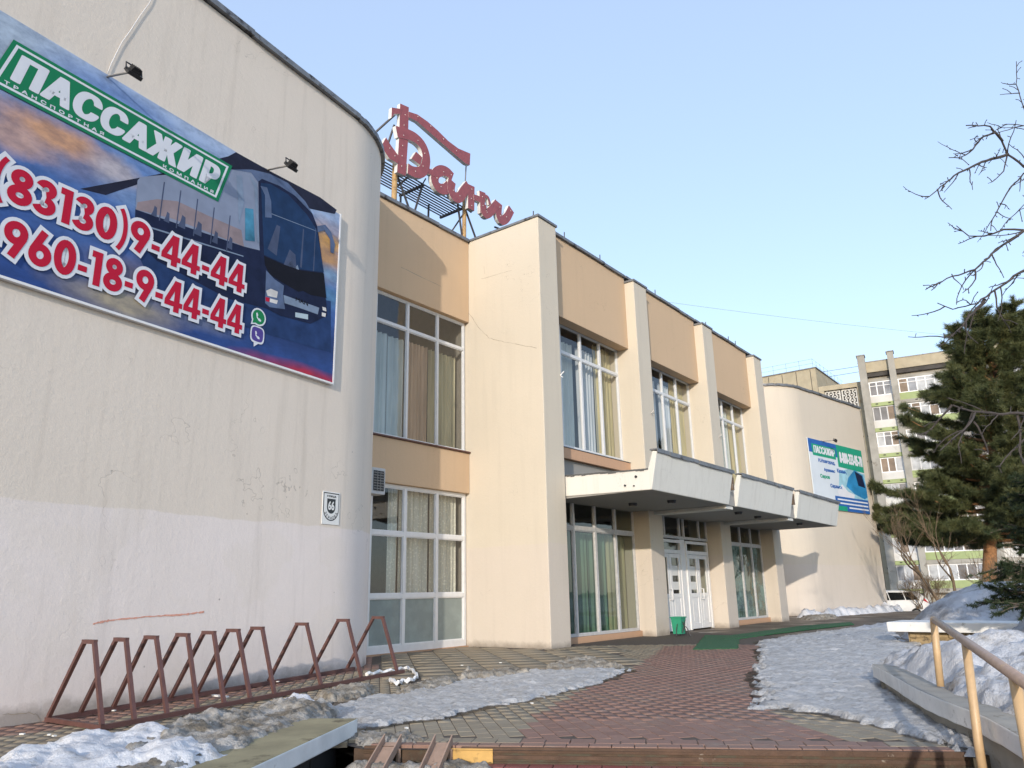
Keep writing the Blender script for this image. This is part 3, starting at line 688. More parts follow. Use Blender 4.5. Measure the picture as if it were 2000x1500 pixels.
for d in (-4.28, -3.98, -3.66, -3.33, -3.0): layer('printed_window_post', 'seat', [(d, 6.95), (d + .022, 6.95), (d + .03, 7.62), (d + .01, 7.62)], .0077)
for pts, kk in (([(-2.12, 7.35), (-1.95, 7.9), (-1.86, 7.9), (-1.9, 7.3)], 'seat'), ([(-1.72, 7.2), (-1.6, 7.55), (-1.45, 7.5), (-1.4, 7.2)], 'seat'), ([(-1.62, 7.22), (-1.55, 7.34), (-1.45, 7.24), (-1.38, 7.32), (-1.32, 7.2)], 'silver'), ([(-1.32, 7.3), (-1.30, 8.1), (-1.27, 8.1), (-1.27, 7.3)], 'seat'), ([(-.98, 7.35), (-.98, 8.25), (-.96, 8.25), (-.95, 7.35)], 'seat'), ([(-2.1, 8.05), (-.95, 8.2), (-.95, 8.21), (-2.1, 8.065)], 'silver')):
    layer('printed_cab_detail', kk, pts, .0092)
lettering('MAN', TB, -1.38, -1.06, 6.60, 6.68, .0110, INK['black'], BAN, fat=.004, name='printed_badge')
# --- green name plate
PL = [(-6.686,8.52),(-3.031,8.57),(-3.292,7.752),(-6.686,7.673)]
tl, tr_, br, bl = [Vector(p) for p in PL]
zt, zb = 8.545, 7.755; uL, uR, sk = -6.66, -3.03, .22
def para(i, j, k, l): return [(i + sk * (1 - (zt - j) / (zt - zb)) - sk, j) for i, j in ((k[0], k[1]),)] 
def pr(x0, x1, z0, z1):   # a slanted panel
    f = lambda z: -sk * (zt - z) / (zt - zb)
    return [(x0 + f(z1), z1), (x1 + f(z1), z1), (x1 + f(z0), z0), (x0 + f(z0), z0)]
layer('name_plate', 'green', pr(uL, uR, zb, zt), .013)
fr = MB()
for q in (pr(uL + .06, uR - .06, zt - .085, zt - .05), pr(uL + .06, uR - .06, zb + .05, zb + .085), pr(uL + .06, uL + .10, zb + .085, zt - .085), pr(uR - .10, uR - .06, zb + .085, zt - .085)):
    fr.flat(q, TB, .0142)
fr.build('name_plate_border', INK['white'], BAN)
lettering('ПАССАЖИР', TB, -6.62, -3.26, 7.945, 8.40, .0145, INK['white'], BAN, fat=.042, fatz=.016, shear=.24, name='name_lettering', spacing=1.16)
lettering('ТРАНСПОРТНАЯ', TB, -6.68, -5.30, 7.85, 7.905, .0145, INK['white'], BAN, fat=.003, spacing=1.75, name='small_lettering')
lettering('КОМПАНИЯ', TB, -4.32, -3.36, 7.85, 7.905, .0145, INK['white'], BAN, fat=.003, spacing=1.75, name='small_lettering')
# --- phone numbers
def arc(cx, cz, rx, rz, a0, a1, n=18): return [(cx + rx * math.cos(R(a0 + (a1 - a0) * k / n)), cz + rz * math.sin(R(a0 + (a1 - a0) * k / n))) for k in range(n + 1)]
DIGIT = {   # heavy stroke digits: advance, [(points, stroke width, closed)]
    '0': (.66, [(arc(.31, .5, .20, .395, 0, 360, 28), .21, 1)]), '8': (.64, [(arc(.30, .735, .165, .165, 0, 360, 24), .195, 1), (arc(.30, .275, .195, .175, 0, 360, 24), .20, 1)]),
    '3': (.58, [(arc(.25, .735, .165, .165, 165, -85, 18), .195, 0), (arc(.25, .275, .19, .175, 85, -165, 18), .20, 0)]),
    '9': (.66, [(arc(.31, .68, .20, .215, 0, 360, 26), .205, 1), ([(.505, .60), (.26, .02)], .205, 0)]), '6': (.66, [(arc(.31, .32, .20, .215, 0, 360, 26), .205, 1), ([(.115, .40), (.36, .98)], .205, 0)]),
    '1': (.42, [([(.24, 0), (.24, 1)], .21, 0), ([(.03, .905), (.24, .905)], .19, 0)]), '4': (.68, [([(.39, .98), (.075, .31)], .16, 0), ([(0, .255), (.64, .255)], .165, 0), ([(.43, 0), (.43, 1)], .20, 0)]),
    '-': (.36, [([(.03, .36), (.29, .36)], .165, 0)]), '(': (.34, [(arc(.52, .5, .44, .80, 128, 232, 16), .13, 0)]), ')': (.34, [(arc(-.24, .5, .44, .80, 52, -52, 16), .13, 0)])}
def number(body, x0, x1, z0, z1, t, tilt=0., o=.105):
    W = sum(DIGIT[c][0] for c in body) - .03; sx = (x1 - x0) / W; sz = z1 - z0
    for grow, ext, mat, nm, tt in ((2 * o, o * .95, INK['white'], 'phone_number_outline', t), (0, 0, INK['red'], 'phone_number', t + .004)):
        mb = MB(); x = 0; q = 0
        for c in body:
            adv, strokes = DIGIT[c]
            for pts, w, closed in strokes:
                P = [Vector(p) for p in pts]; n = len(P)
                if not closed and ext: P[0] = P[0] + (P[0] - P[1]).normalized() * ext; P[-1] = P[-1] + (P[-1] - P[-2]).normalized() * ext
                V = []
                for i in range(n):
                    d = (P[(i + 1) % (n - 1)] - P[(i - 1) % (n - 1)]) if closed else (P[min(i + 1, n - 1)] - P[max(i - 1, 0)])
                    d.normalize(); m_ = Vector((-d.y, d.x)) * (w + grow) / 2
                    for s in (1, -1):
                        p = P[i] + m_ * s; X = x0 + (x + p.x) * sx; V.append(TB(X, z0 + p.y * sz + (X - x0) * tilt, tt + .00009 * q))
                mb.add(V, [(2 * i, 2 * i + 1, 2 * i + 3, 2 * i + 2) for i in range(n - 1)]); q += 1
            x += adv
        mb.build(nm, mat, BAN)
k1 = (6.60 - 2.565) / (sum(DIGIT[c][0] for c in '(83130)9-44-44') - .03); number('8(83130)9-44-44', -6.60 - .66 * k1, -2.565, 6.27, 6.775, .016, .010)
k2 = (6.38 - 2.555) / (sum(DIGIT[c][0] for c in '960-18-9-44-44') - .03); number('8-960-18-9-44-44', -6.38 - 1.02 * k2, -2.555, 5.54, 6.045, .0225, .010)
# --- messenger icons
def disc(cx, cz, r, n=22, tail=None): 
    pts = [(cx + r * math.cos(2 * math.pi * k / n), cz + r * math.sin(2 * math.pi * k / n) * .98) for k in range(n)]
    if tail: 
        i = min(range(n), key=lambda k: (pts[k][0] - tail[0]) ** 2 + (pts[k][1] - tail[1]) ** 2); pts[i] = tail
    return pts
def handset(cx, cz, s): return [(cx + x * s, cz + z * s) for x, z in ((-.55, .5), (-.3, .62), (-.1, .2), (-.28, .06), (-.02, -.28), (.16, -.2), (.55, -.42), (.48, -.7), (.1, -.68), (-.4, -.22))]
layer('messenger_icon', 'white', disc(-2.21, 6.015, .165, tail=(-2.37, 5.84)), .012)
layer('messenger_icon', 'wa', disc(-2.21, 6.015, .135, tail=(-2.335, 5.875)), .0128)
layer('messenger_icon', 'white', handset(-2.21, 6.02, .11), .0136)
def rrect(cx, cz, a, b): return [(cx + a * math.copysign(abs(math.cos(q)) ** .55, math.cos(q)), cz + b * math.copysign(abs(math.sin(q)) ** .55, math.sin(q))) for q in [2 * math.pi * k / 28 for k in range(28)]]
layer('messenger_icon', 'white', rrect(-2.21, 5.69, .155, .155), .012)
layer('messenger_icon', 'white', [(-2.28, 5.56), (-2.15, 5.56), (-2.27, 5.46)], .0124)
layer('messenger_icon', 'viber', rrect(-2.21, 5.695, .128, .128), .0132)
layer('messenger_icon', 'white', handset(-2.21, 5.69, .10), .0140)

# ================================================================== house number plate
NUM = thing('house_number_plate', TL(-.1, 2.9, 0), 'white enamel street plate with black shield and number 66', 'sign')
nx0, nx1, nz0, nz1 = -.345, .115, 2.60, 3.205; TN = lambda d, z, t: TL(d, z, .012 + t)
mb = MB(); mb.box(nx0, nx1, 0, .012, nz0, nz1, T=lambda d, y, z: TL(d, z, y)); mb.build('plate', M['sign_white'], NUM, bevel=.003)
def shield(cx, w, z1, z0, n=12):
    r = w / 2; zc = z0 + r * 1.05
    return [(cx - r, z1), (cx + r, z1)] + [(cx + r * math.cos(-a), zc + r * 1.05 * math.sin(-a)) for a in [math.pi * k / n for k in range(n + 1)]]
cx = (nx0 + nx1) / 2; mb = MB(); mb.flat(shield(cx, .42, 3.185, 2.665), TN, .001); mb.build('shield_outline', M['sign_black'], NUM)
mb = MB(); mb.flat(shield(cx, .385, 3.165, 2.685), TN, .0022); mb.build('shield_field', M['sign_white'], NUM)
mb = MB(); mb.flat(shield(cx, .225, 3.075, 2.80), TN, .0034); mb.build('number_field', M['sign_black'], NUM)
lettering('66', TN, cx - .085, cx + .085, 2.865, 3.03, .0048, M['sign_white'], NUM, fat=.006, name='number')
lettering('УЛИЦА', TN, cx - .125, cx + .125, 3.095, 3.14, .0048, M['sign_black'], NUM, fat=.003, spacing=1.25, name='street_lettering')
word = 'ЗЕРНОВА'
for k, ch in enumerate(word):
    a = R(205 + 130 * k / (len(word) - 1)); r = .158
    V, F, isl = glyphs(ch, .012); q0, q1, q2, q3 = box_of(V); mb = MB(); rot = a + R(90)
    P = []
    for x, y in V:
        x_ = (x - (q0 + q1) / 2) * .07; y_ = (y - (q2 + q3) / 2) * .075
        P.append(TN(cx + r * math.cos(a) + x_ * math.cos(rot) - y_ * math.sin(rot), 2.875 + r * 1.0 * math.sin(a) + x_ * math.sin(rot) + y_ * math.cos(rot), .0048))
    mb.add(P, F); mb.build('street_letter', M['sign_black'], NUM)

# ================================================================== floodlights over the banners
def floodlight(base, tip, nrm, label, grp, s=.72, side=(1, 0, 0)):
    t = thing('floodlight', base, label, 'floodlight', grp)
    b, e = Vector(base), Vector(tip); mb = MB(); mb.tube([b - Vector(nrm) * .02, b.lerp(e, .5), e], .022 * s, 6); mb.build('arm', M['steel'], t, smooth=True)
    mb = MB(); mb.box(-.06, .06, -.06, .06, -.06, .06, T=lambda x, y, z: b + Vector((x, y * .4, z)) * s); mb.build('wall_bracket', M['steel'], t)
    back = -Vector(nrm); down = Vector((0, 0, -1)); n = (back * .75 + down * .65).normalized(); sd = n.cross(Vector((0, 0, 1))).normalized(); up = sd.cross(n)
    def T(x, y, z): return e + (sd * x + up * y + n * z) * s
    mb = MB()
    mb.prism([(-.15, -.11), (.15, -.11), (.15, .11), (-.15, .11)], lambda a, b_, c: T(a, b_, c), .02, .10)
    mb.prism([(-.10, -.07), (.10, -.07), (.10, .07), (-.10, .07)], lambda a, b_, c: T(a, b_, c), -.05, .02)
    for k in range(5): mb.box(-.09 + .04 * k, -.08 + .04 * k, -.08, .08, -.09, -.04, T=T)
    mb.build('housing', M['black'], t)
    mb = MB(); mb.add([T(-.13, -.09, .104), (T(.13, -.09, .104)), T(.13, .09, .104), T(-.13, .09, .104)], [(0, 1, 2, 3)]); mb.build('lens', M['glass_far'], t)
    mb = MB(); mb.tube([T(-.17, 0, .04), T(-.17, .14, -.04), T(.17, .14, -.04), T(.17, 0, .04)], .012, 5); mb.build('yoke', M['black'], t)
    return t
floodlight((4.047,10.616,8.844), (4.163,9.875,8.658), NW, 'black floodlight on a long arm above the green name plate', 'floodlights over the banners')
floodlight((7.141,11.054,8.896), (7.202,10.306,8.750), NW, 'black floodlight on an arm above the printed coach', 'floodlights over the banners')
floodlight((41.645,11.055,8.808), (41.566,10.308,8.750), NR, 'tiny floodlight above the small route banner', 'floodlights over the banners')

# white cable that runs down to the first floodlight
mb = MB(); mb.tube([TL(d, z, .02) for d, z in [(-4.792,10.81),(-4.837,10.574),(-4.96,10.243),(-5.075,9.888),(-5.19,9.569),(-5.246,9.345),(-5.3,9.124),(-5.338,8.91)]], .006, 5)
tag(mb.build('white_cable', M['white_paint'], smooth=True), 'white cable running down the plaster to the first floodlight', 'cable')

# ================================================================== air conditioner
AC = thing('air_conditioner', (12.1, 13.4, 3.9), 'small grey air conditioner box with slatted grille above the tall window', 'air conditioner')
mb = MB(); mb.box(11.95, 12.40, 13.26, 13.595, 3.60, 4.22); mb.build('casing', M['frame_old'], AC, bevel=.015)
mb = MB(); mb.box(12.02, 12.35, 13.250, 13.258, 3.68, 4.15); mb.build('dark_opening', M['black'], AC)
for k in range(7):
    z = 3.72 + .062 * k; mb = MB(); mb.box(12.02, 12.35, 13.236, 13.25, z, z + .018); mb.build('slat', M['steel'], AC)
for x in (12.12, 12.22): mb = MB(); mb.box(x, x + .014, 13.232, 13.25, 3.68, 4.15); mb.build('slat', M['steel'], AC)

# ================================================================== roof sign
SY = 15.0
SIGN = thing('roof_sign', (14.5, SY, 11.5), 'red script roof sign reading Бани on a rusty scaffold above the recessed bay', 'sign')
def TS(x, z, t): return Vector((x, SY - t, z))
def stroke_poly(pts, w):
    L, Rr = [], []
    n = len(pts)
    for i, p in enumerate(pts):
        p = Vector(p); d = (Vector(pts[min(i + 1, n - 1)]) - Vector(pts[max(i - 1, 0)])).normalized(); q = Vector((-d.y, d.x)) * w / 2
        L.append(tuple(p + q)); Rr.append(tuple(p - q))
    return L + Rr[::-1]
def smooth_pts(pts, k=4):
    out = []; n = len(pts)
    for i in range(n - 1):
        p0, p1, p2, p3 = [Vector(pts[max(0, min(n - 1, j))]) for j in (i - 1, i, i + 1, i + 2)]
        for j in range(k):
            t = j / k; out.append(tuple(.5 * ((2 * p1) + (-p0 + p2) * t + (2 * p0 - 5 * p1 + 4 * p2 - p3) * t * t + (-p0 + 3 * p1 - 3 * p2 + p3) * t ** 3)))
    return out + [tuple(pts[-1])]
LET = MB(); n_let = [0]
def letter(polys, ribbons, bulbs):
    """one letter: outlines are front faces of a box 18 cm deep, each piece a little behind the last"""
    mb = MB()
    for k, p in enumerate(polys): mb.prism(p, TS, .004 * k, -.13 + .004 * k, 0, 1)
    for k, (p, w) in enumerate(ribbons):
        mb.prism(stroke_poly(smooth_pts(p), w), TS, .003 * (k + len(polys)), -.13 + .003 * k, 0, 1)
    o = mb.build('letter', [M['letter_red'], M['letter_white']], SIGN)
    b = MB()
    for x, z in bulbs:
        c = TS(x, z, .03); s = .02
        b.add([c + Vector(q) * s for q in ((1, 0, 0), (-1, 0, 0), (0, 0, 1), (0, 0, -1), (0, -1, 0))], [(0, 2, 4), (2, 1, 4), (1, 3, 4), (3, 0, 4)])
    b.build('light_bulbs', M['bulb'], o, kind='stuff')
W_ = .42
letter([[(14.245,16.094),(14.623,16.165),(14.618,14.957),(14.55,13.698),(14.184,13.66),(14.234,14.905)],
        [(14.616,16.003),(15.002,16.111),(15.473,16.1),(15.959,16.021),(16.459,15.892),(16.973,15.857),(17.598,15.968),(17.568,15.505),(17.367,15.458),(16.895,15.525),(16.384,15.612),(15.889,15.697),(15.407,15.78),(15.008,15.851),(14.621,15.801)],
        [(13.896,15.753),(14.283,15.912),(14.288,15.74),(14.008,15.588),(13.886,15.386)],
        [(13.69,14.599),(13.895,14.43),(14.243,14.214),(14.218,13.956),(13.847,13.952),(13.507,14.201)],
        [(14.961,14.737),(15.238,14.671),(15.152,14.356),(14.766,14.397)]],
       [([(14.112,15.021),(14.349,15.09),(14.68,15.189),(14.997,15.205),(15.277,15.087),(15.422,14.788),(15.382,14.419),(15.202,14.134),(14.887,13.988),(14.62,13.987)], .36)],
       [(14.442,15.778),(14.407,15.393),(14.395,15.024),(14.361,14.647),(14.349,14.284),(14.338,13.925),(15.004,16.027),(15.595,15.983),(16.208,15.822),(16.843,15.694),(15.021,15.161),(15.328,14.853),(15.266,14.365),(14.931,14.026),(13.836,14.296),(14.052,14.139)])
letter([], [([(16.691,14.638),(16.439,14.711),(16.143,14.63),(15.879,14.376),(15.858,14.089),(16.052,13.955),(16.344,14.048),(16.541,14.267)], .36), ([(16.666,14.494),(16.617,14.15),(16.794,13.964),(17.049,14.056),(17.257,14.357),(17.523,14.707)], .36), ([(15.43,14.314),(15.664,14.35),(15.903,14.368)], .2)],
       [(16.217,14.608),(15.904,14.239),(16.1,14.013),(16.692,14.146),(17.023,14.083),(16.59,14.667)])
letter([[(17.47,14.742),(17.819,14.782),(17.797,13.857),(17.464,13.833)], [(18.065,14.753),(18.399,14.801),(18.33,13.922),(18.109,13.909)]],
       [([(17.761,14.365),(18.006,14.412),(18.227,14.448)], .22), ([(18.28,14.333),(18.304,14.029),(18.471,14.019),(18.729,14.265),(19.084,14.695)], .33)],
       [(17.629,14.599),(17.599,14.237),(17.624,13.977),(18.2,14.555),(18.224,14.23),(18.444,14.067)])
letter([], [([(19.173,14.753),(19.133,14.292),(19.305,14.12),(19.608,14.344),(19.894,14.811)], .35), ([(18.285,14.651),(18.538,14.682),(18.647,14.449)], .14)], [(19.169,14.569),(19.19,14.235),(19.548,14.34),(19.799,14.689)])
# scaffold: platform of bars behind the letters, posts, struts
ZP = [(17.688,14.086)][0][1]
xp0, xp1 = [(13.703,13.901)][0][0], [(17.688,14.105)][0][0]
for x in (xp0 + .05, lerp(xp0, xp1, .5)): mb = MB(); mb.bar((x, 15.35, ZP - .05), (x, 16.45, ZP - .05), .07, .07); mb.build('cross_bar', M['dark_steel'], SIGN)
plat = MB(); x = xp1 - .03; plat.bar((x, 15.35, ZP - .05), (x, 16.45, ZP - .05), .07, .07)
platform = plat.build('platform', M['dark_steel'], SIGN)
for k in range(9):
    y = 15.4 + .125 * k; mb = MB(); mb.bar((xp0, y, ZP), (xp1, y, ZP), .035, .03); mb.build('slat', M['dark_steel'], platform)
px1, px2 = [(14.326,13.052)][0][0], [(17.565,13.026)][0][0]
for x, zt_, r in ((px1, [(14.377,14.219)][0][1], .085), (px2, [(17.624,14.59)][0][1], .07)):
    mb = MB(); mb.tube([(x, 15.27, 11.5), (x + .03, 15.27, zt_)], r, 8); mb.build('post', M['tan_post'], SIGN, smooth=True)
mb = MB(); mb.tube([(px2 + .05, 15.27, [(17.624,14.59)][0][1]), (px2 + .05, 15.2, [(17.626,15.7)][0][1])], .025, 6); mb.build('post', M['steel'], SIGN)
zr = 11.5
st = MB()
for a, b in (((xp0 + .1, 16.4, zr), (xp0 + .6, 15.3, ZP + 1.4)), ((xp0 + 1.2, 15.4, zr), (xp0 + 2.0, 15.4, ZP)), ((lerp(xp0, xp1, .5), 16.4, zr), (lerp(xp0, xp1, .5), 16.4, ZP)),
             ((px1 + .1, 15.3, ZP - .2), (px1 + 1.5, 15.3, zr)), ((px2 - .9, 16.3, zr), (px2 + .5, 15.3, ZP + .4)), ((px2 - .7, 16.3, zr), (px2 - .75, 16.2, ZP)), ((px2 + .2, 15.3, zr + .1), (px2 - .3, 15.3, ZP)),
             ((px2 + .1, 15.3, ZP - .1), (px2 + 1.8, 15.4, zr)), ((px2 + 1.6, 16.3, zr), (px2 + 2.3, 15.25, ZP + .1)), ((px2 + 2.4, 16.3, zr), (px2 + 3.0, 15.25, ZP - .2)), ((px2 - .6, 15.4, zr + .45), (px2 + .1, 15.3, zr + .55)),
             ((px2 + 1.7, 15.3, ZP - .15), (px2 + 2.4, 15.3, ZP - .05)), ((xp0 + .2, 16.4, zr), (xp0 + .2, 16.4, ZP + .9)), ((xp0 + .2, 16.4, ZP + .9), (px1 + .3, 15.25, ZP + 2.2)), ((px1 + 1.3, 15.2, ZP + .7), (px1 + 1.0, 16.3, ZP))):
    st.bar(a, b, .05, .05)
st.build('strut', M['dark_steel'], SIGN)
st = MB()
for x in (px2 + .35, px2 + 2.9, px1 + 1.2): st.tube([(x - .3, 15.25, ZP + .05), (x - .25, 15.25, ZP - .12), (x, 15.25, ZP - .15), (x + .12, 15.22, ZP + .1)], .025, 5)
st.build('cable_loop', M['black'], SIGN)

# ================================================================== small banner on the far wing
B2 = thing('route_banner', TRt(2.0, 6.5, 0), 'small pale banner of coach routes on the far curved wing', 'banner')
q = [(0.119,8.796),(6.472,8.764),(6.168,5.201),(2.563,5.249)]
r0, r1, zt2, zb2 = q[0][0], q[1][0], q[0][1], q[2][1]
TT = lambda d, z, t: TRt(r0 + (r1 - r0) * d, zb2 + (zt2 - zb2) * z, t)
mb = MB(); mb.box(0, 1, 0, .05, 0, 1, T=lambda d, y, z: TT(d, z, .03 + y)); mb.build('banner_sheet', ink('pale print', (.60, .66, .72), .06, .8), B2)
TT2 = lambda d, z, t: TT(d, z, .0815 + t)
def l2(name, k, pts, t): m2 = MB(); m2.flat(pts, TT2, t); return m2.build(name, INK[k] if k in INK else M[k], B2)
INK['blue2'] = ink('ink signal blue', (.03, .12, .38), .1); INK['green2'] = ink('ink emerald', (.02, .30, .19), .1); INK['cyan2'] = ink('ink pale cyan', (.30, .52, .62), .3, 1.5); INK['bus2'] = ink('ink coach blue', (.03, .22, .45), .3, 1.2)
l2('print_band', 'blue2', [(0, 1), (.52, 1), (.52, .80), (0, .80)], .001)
l2('print_band', 'green2', [(.50, 1), (1, 1), (1, .64), (.50, .66)], .002)
l2('print_name_panel', 'green2', [(.05, .93), (.48, .93), (.47, .76), (.06, .76)], .003)
lettering('ПАССАЖИР', TT2, .08, .46, .80, .91, .0045, INK['white'], B2, fat=.005, fatz=.002, shear=.1, name='name_lettering')
lettering('8-800-333-05-70', TT2, .54, .99, .73, .90, .0045, INK['white'], B2, fat=.006, fatz=.008, name='phone_number')
l2('print_cloud', 'cyan2', [(.50, .60), (.70, .66), (1, .62), (1, .2), (.55, .2), (.45, .3)], .002)
l2('print_coach', 'bus2', [(.60, .38), (.66, .52), (.80, .66), (.96, .60), (1, .40), (1, .26), (.93, .22), (.74, .28)], .004)
l2('print_coach_glass', 'navy', [(.80, .64), (.94, .59), (.98, .40), (.84, .42)], .005)
l2('print_cloud', 'white', [(.42, .28), (.52, .40), (.62, .30), (.74, .27), (.72, .2), (.45, .2)], .0055)
l2('print_band', 'blue2', [(.36, .21), (1, .21), (1, 0), (.36, 0)], .0065)
l2('print_band', 'green2', [(.36, .07), (.56, .07), (.56, 0), (.36, 0)], .0075)
for s, x0, x1, z0, z1, k in (('Н.Новгород,', .14, .44, .66, .73, 'blue2'), ('Арзамас', .22, .42, .54, .60, 'blue2'), ('Казань,', .46, .64, .56, .63, 'blue2'), ('Саров', .14, .31, .43, .50, 'green2'), ('Саранск', .30, .52, .31, .38, 'blue2')):
    lettering(s, TT2, x0, x1, z0, z1, .005, INK[k], B2, fat=.003, name='route_lettering')
for z in (.155, .10, .045): l2('print_line', 'white', [(.40 if z > .07 else .60, z + .022), (.98, z + .022), (.98, z), (.40 if z > .07 else .60, z)], .0085)

# ================================================================== ground, terrace, paving, steps
def gz(x, y):
    """the paving dips a little towards the foot of the near wing"""
    return -.085 * smooth((10.2 - x) / 5.5) * smooth((y - 6.6) / 2.6)
def inpoly(x, y, P):
    c = False; j = len(P) - 1
    for i in range(len(P)):
        xi, yi = P[i]; xj, yj = P[j]
        if (yi > y) != (yj > y) and x < (xj - xi) * (y - yi) / (yj - yi) + xi: c = not c
        j = i
    return c
def polydist(X, Y, P):
    """signed distance (positive inside), vectorised"""
    d = np.full(X.shape, 1e9); ins = np.zeros(X.shape, bool); n = len(P)
    for i in range(n):
        (ax, ay), (bx, by) = P[i - 1], P[i]
        dx, dy = bx - ax, by - ay; t = np.clip(((X - ax) * dx + (Y - ay) * dy) / (dx * dx + dy * dy + 1e-12), 0, 1)
        d = np.minimum(d, np.hypot(X - ax - t * dx, Y - ay - t * dy))
        cond = ((ay > Y) != (by > Y)) & (X < (bx - ax) * (Y - ay) / ((by - ay) if by != ay else 1e-12) + ax); ins ^= cond
    return np.where(ins, d, -d)
def nz(x, y, s, o=4, seed=0.0): return noise.fractal(Vector((x * s + seed, y * s - seed * .7, seed * 1.3)), 1.0, 2.0, o)
def heap(name, poly, h, mat, step=.06, edge=.35, rough=.25, scale=1.6, z0=0., fine=.03, seed=1., parent=None, crest=None, ragged=.12, **tags):
    xs = [p[0] for p in poly]; ys = [p[1] for p in poly]; m = .3
    nx = int((max(xs) - min(xs) + 2 * m) / step) + 2; ny = int((max(ys) - min(ys) + 2 * m) / step) + 2
    gx = np.linspace(min(xs) - m, max(xs) + m, nx); gy = np.linspace(min(ys) - m, max(ys) + m, ny); X, Y = np.meshgrid(gx, gy, indexing='ij')
    D = polydist(X, Y, poly)
    N1 = np.array([[nz(a, b, scale, 4, seed) for b in gy] for a in gx]); N2 = np.array([[nz(a, b, scale * 6, 3, seed + 9) for b in gy] for a in gx]); N3 = np.array([[nz(a, b, scale * 2.5, 4, seed + 5) for b in gy] for a in gx])
    D2 = D + N3 * ragged + N2 * ragged * .35
    t = np.clip(D2 / edge, 0, 1); t = 1 - (1 - t) ** 2
    hh = h if crest is None else h * crest(X, Y)
    Z = hh * t * (1 + rough * N1) + fine * N2 * np.clip(t * 3, 0, 1) - .012
    Z = np.where(D2 > 0, Z, -.03)
    jit = step * .3
    rng = np.random.default_rng(int(seed * 10))
    V = np.stack([X + rng.uniform(-jit, jit, X.shape), Y + rng.uniform(-jit, jit, X.shape), Z + z0], -1).reshape(-1, 3)
    idx = np.arange(nx * ny).reshape(nx, ny); keep = np.maximum.reduce([Z[:-1, :-1], Z[1:, :-1], Z[:-1, 1:], Z[1:, 1:]]) > -.011
    F = np.stack([idx[:-1, :-1], idx[1:, :-1], idx[1:, 1:], idx[:-1, 1:]], -1)[keep]
    u, inv = np.unique(F, return_inverse=True)
    return raw_mesh(name, V[u], inv.reshape(F.shape), mat, parent, True, **tags)

def ground_mat(name, a, b, c, sc1=.5, rough=.8, wet=True):
    m, nt, p = new_mat(name); t = NT(nt)
    col = t.ramp(t.noise(sc1, 7, .65), [(.32, a), (.5, b), (.68, c)])
    col = t.mix(t.maprange(t.noise(45, 4, .7), .4, .7, 0, .35), col, sc(a, .6))
    nt.links.new(col, p.inputs['Base Color'])
    nt.links.new(t.maprange(t.noise(.7, 4), .35, .6, .35 if wet else .7, .9), p.inputs['Roughness'])
    nt.links.new(t.bump(t.noise(30, 6, .7), .4, .01), p.inputs['Normal']); return m
M['ground'] = ground_mat('lower ground', (.10, .085, .07), (.17, .15, .13), (.30, .29, .28), .6)
M['grout0'] = simple('packed sand bed', (.06, .048, .04), .95, .4, 20, bump=.4)
M['terrace'] = ground_mat('trodden terrace surface', (.115, .088, .066), (.15, .118, .09), (.185, .15, .115), .45)
M['yard'] = snow('snowy yard', (.60, .62, .66), (.16, .15, .15), .44, .56, .5, .25, 3, .7)

def sheet(name, poly, z, mat, **tags):
    mb = MB(); mb.flat(poly, lambda a, b, t: Vector((a, b, t)), z); o = mb.build(name, mat, None, **tags)
    if o.data.polygons[0].normal.z < 0: o.data.flip_normals()
    return o
sheet('ground', [(-900, -900), (900, -900), (900, 900), (-900, 900)], -.44, M['ground'], kind='structure')
EA, EB = Vector((5.17, 5.64)), Vector((7.53, 1.27)); ES = (EB - EA).normalized(); DN = Vector((ES.y, -ES.x))
if DN.x > 0: DN = -DN
sheet('terrace', [(-14, -3.0), (3.2, 5.35), (5.36, 6.40), (5.12, 5.70), (7.55, 1.20), (5.5, .4), (2.5, -.4), (2.5, -60), (46.9, -60), (46.9, 60), (-14, 60)], -.125, M['terrace'], kind='structure')
sheet('yard', [(46.0, -90), (260, -90), (260, 120), (46.0, 120)], -.30, M['yard'], kind='structure')

PAVE = bpy.data.objects.new('pavement', bpy.data.meshes.new('pavement')); COL.objects.link(PAVE); tag(PAVE, kind='structure')
PB = [(-3, 1.9), (3.2, 5.33), (5.2, 6.3), (5.16, 5.68), (7.55, 1.22), (11.6, 2.6), (16, 2.4), (20, 3), (24, 11.4), (15.8, 13.5), (11.8, 13.5), (10.9, 12.6), (4, 11.0), (-3, 10.2)]
st_ = .25; gx_ = np.arange(-3.2, 24.6, st_); gy_ = np.arange(1, 14, st_); V_ = []; F_ = []; ix_ = {}
for ia, xa in enumerate(gx_):
    for ib, yb in enumerate(gy_):
        if inpoly(xa + st_ / 2, yb + st_ / 2, PB) and ((xa > 8 or yb > 6.3) or min((Vector((xa + p_, yb + q_)) - EA).dot(-DN) for p_ in (0, st_) for q_ in (0, st_)) > .01):
            q_ = []
            for da, db in ((0, 0), (1, 0), (1, 1), (0, 1)):
                k_ = (ia + da, ib + db)
                if k_ not in ix_: ix_[k_] = len(V_); X_, Y_ = gx_[0] + k_[0] * st_, gy_[0] + k_[1] * st_; V_.append((X_, Y_, -.0055 + gz(X_, Y_)))
                q_.append(ix_[k_])
            F_.append(tuple(q_))
PAVE.data.from_pydata(V_, [], F_)
sheet('forecourt', [(14, 2.4), (46.9, -6), (46.9, 14), (37, 14), (11.5, 14), (15.5, 6)], -.020, M['terrace'], kind='structure')
sheet('forecourt', [(7.55, 1.22), (5.1, 5.66), (5.2, 6.3), (9.5, 6.3), (15.5, 6), (14, 2.4)], -.030, M['grout0'], kind='structure')
M['grout'] = simple('dark sandy joints', (.085, .068, .054), .95, .4, 20, bump=.4); PAVE.data.materials.append(M['grout'])
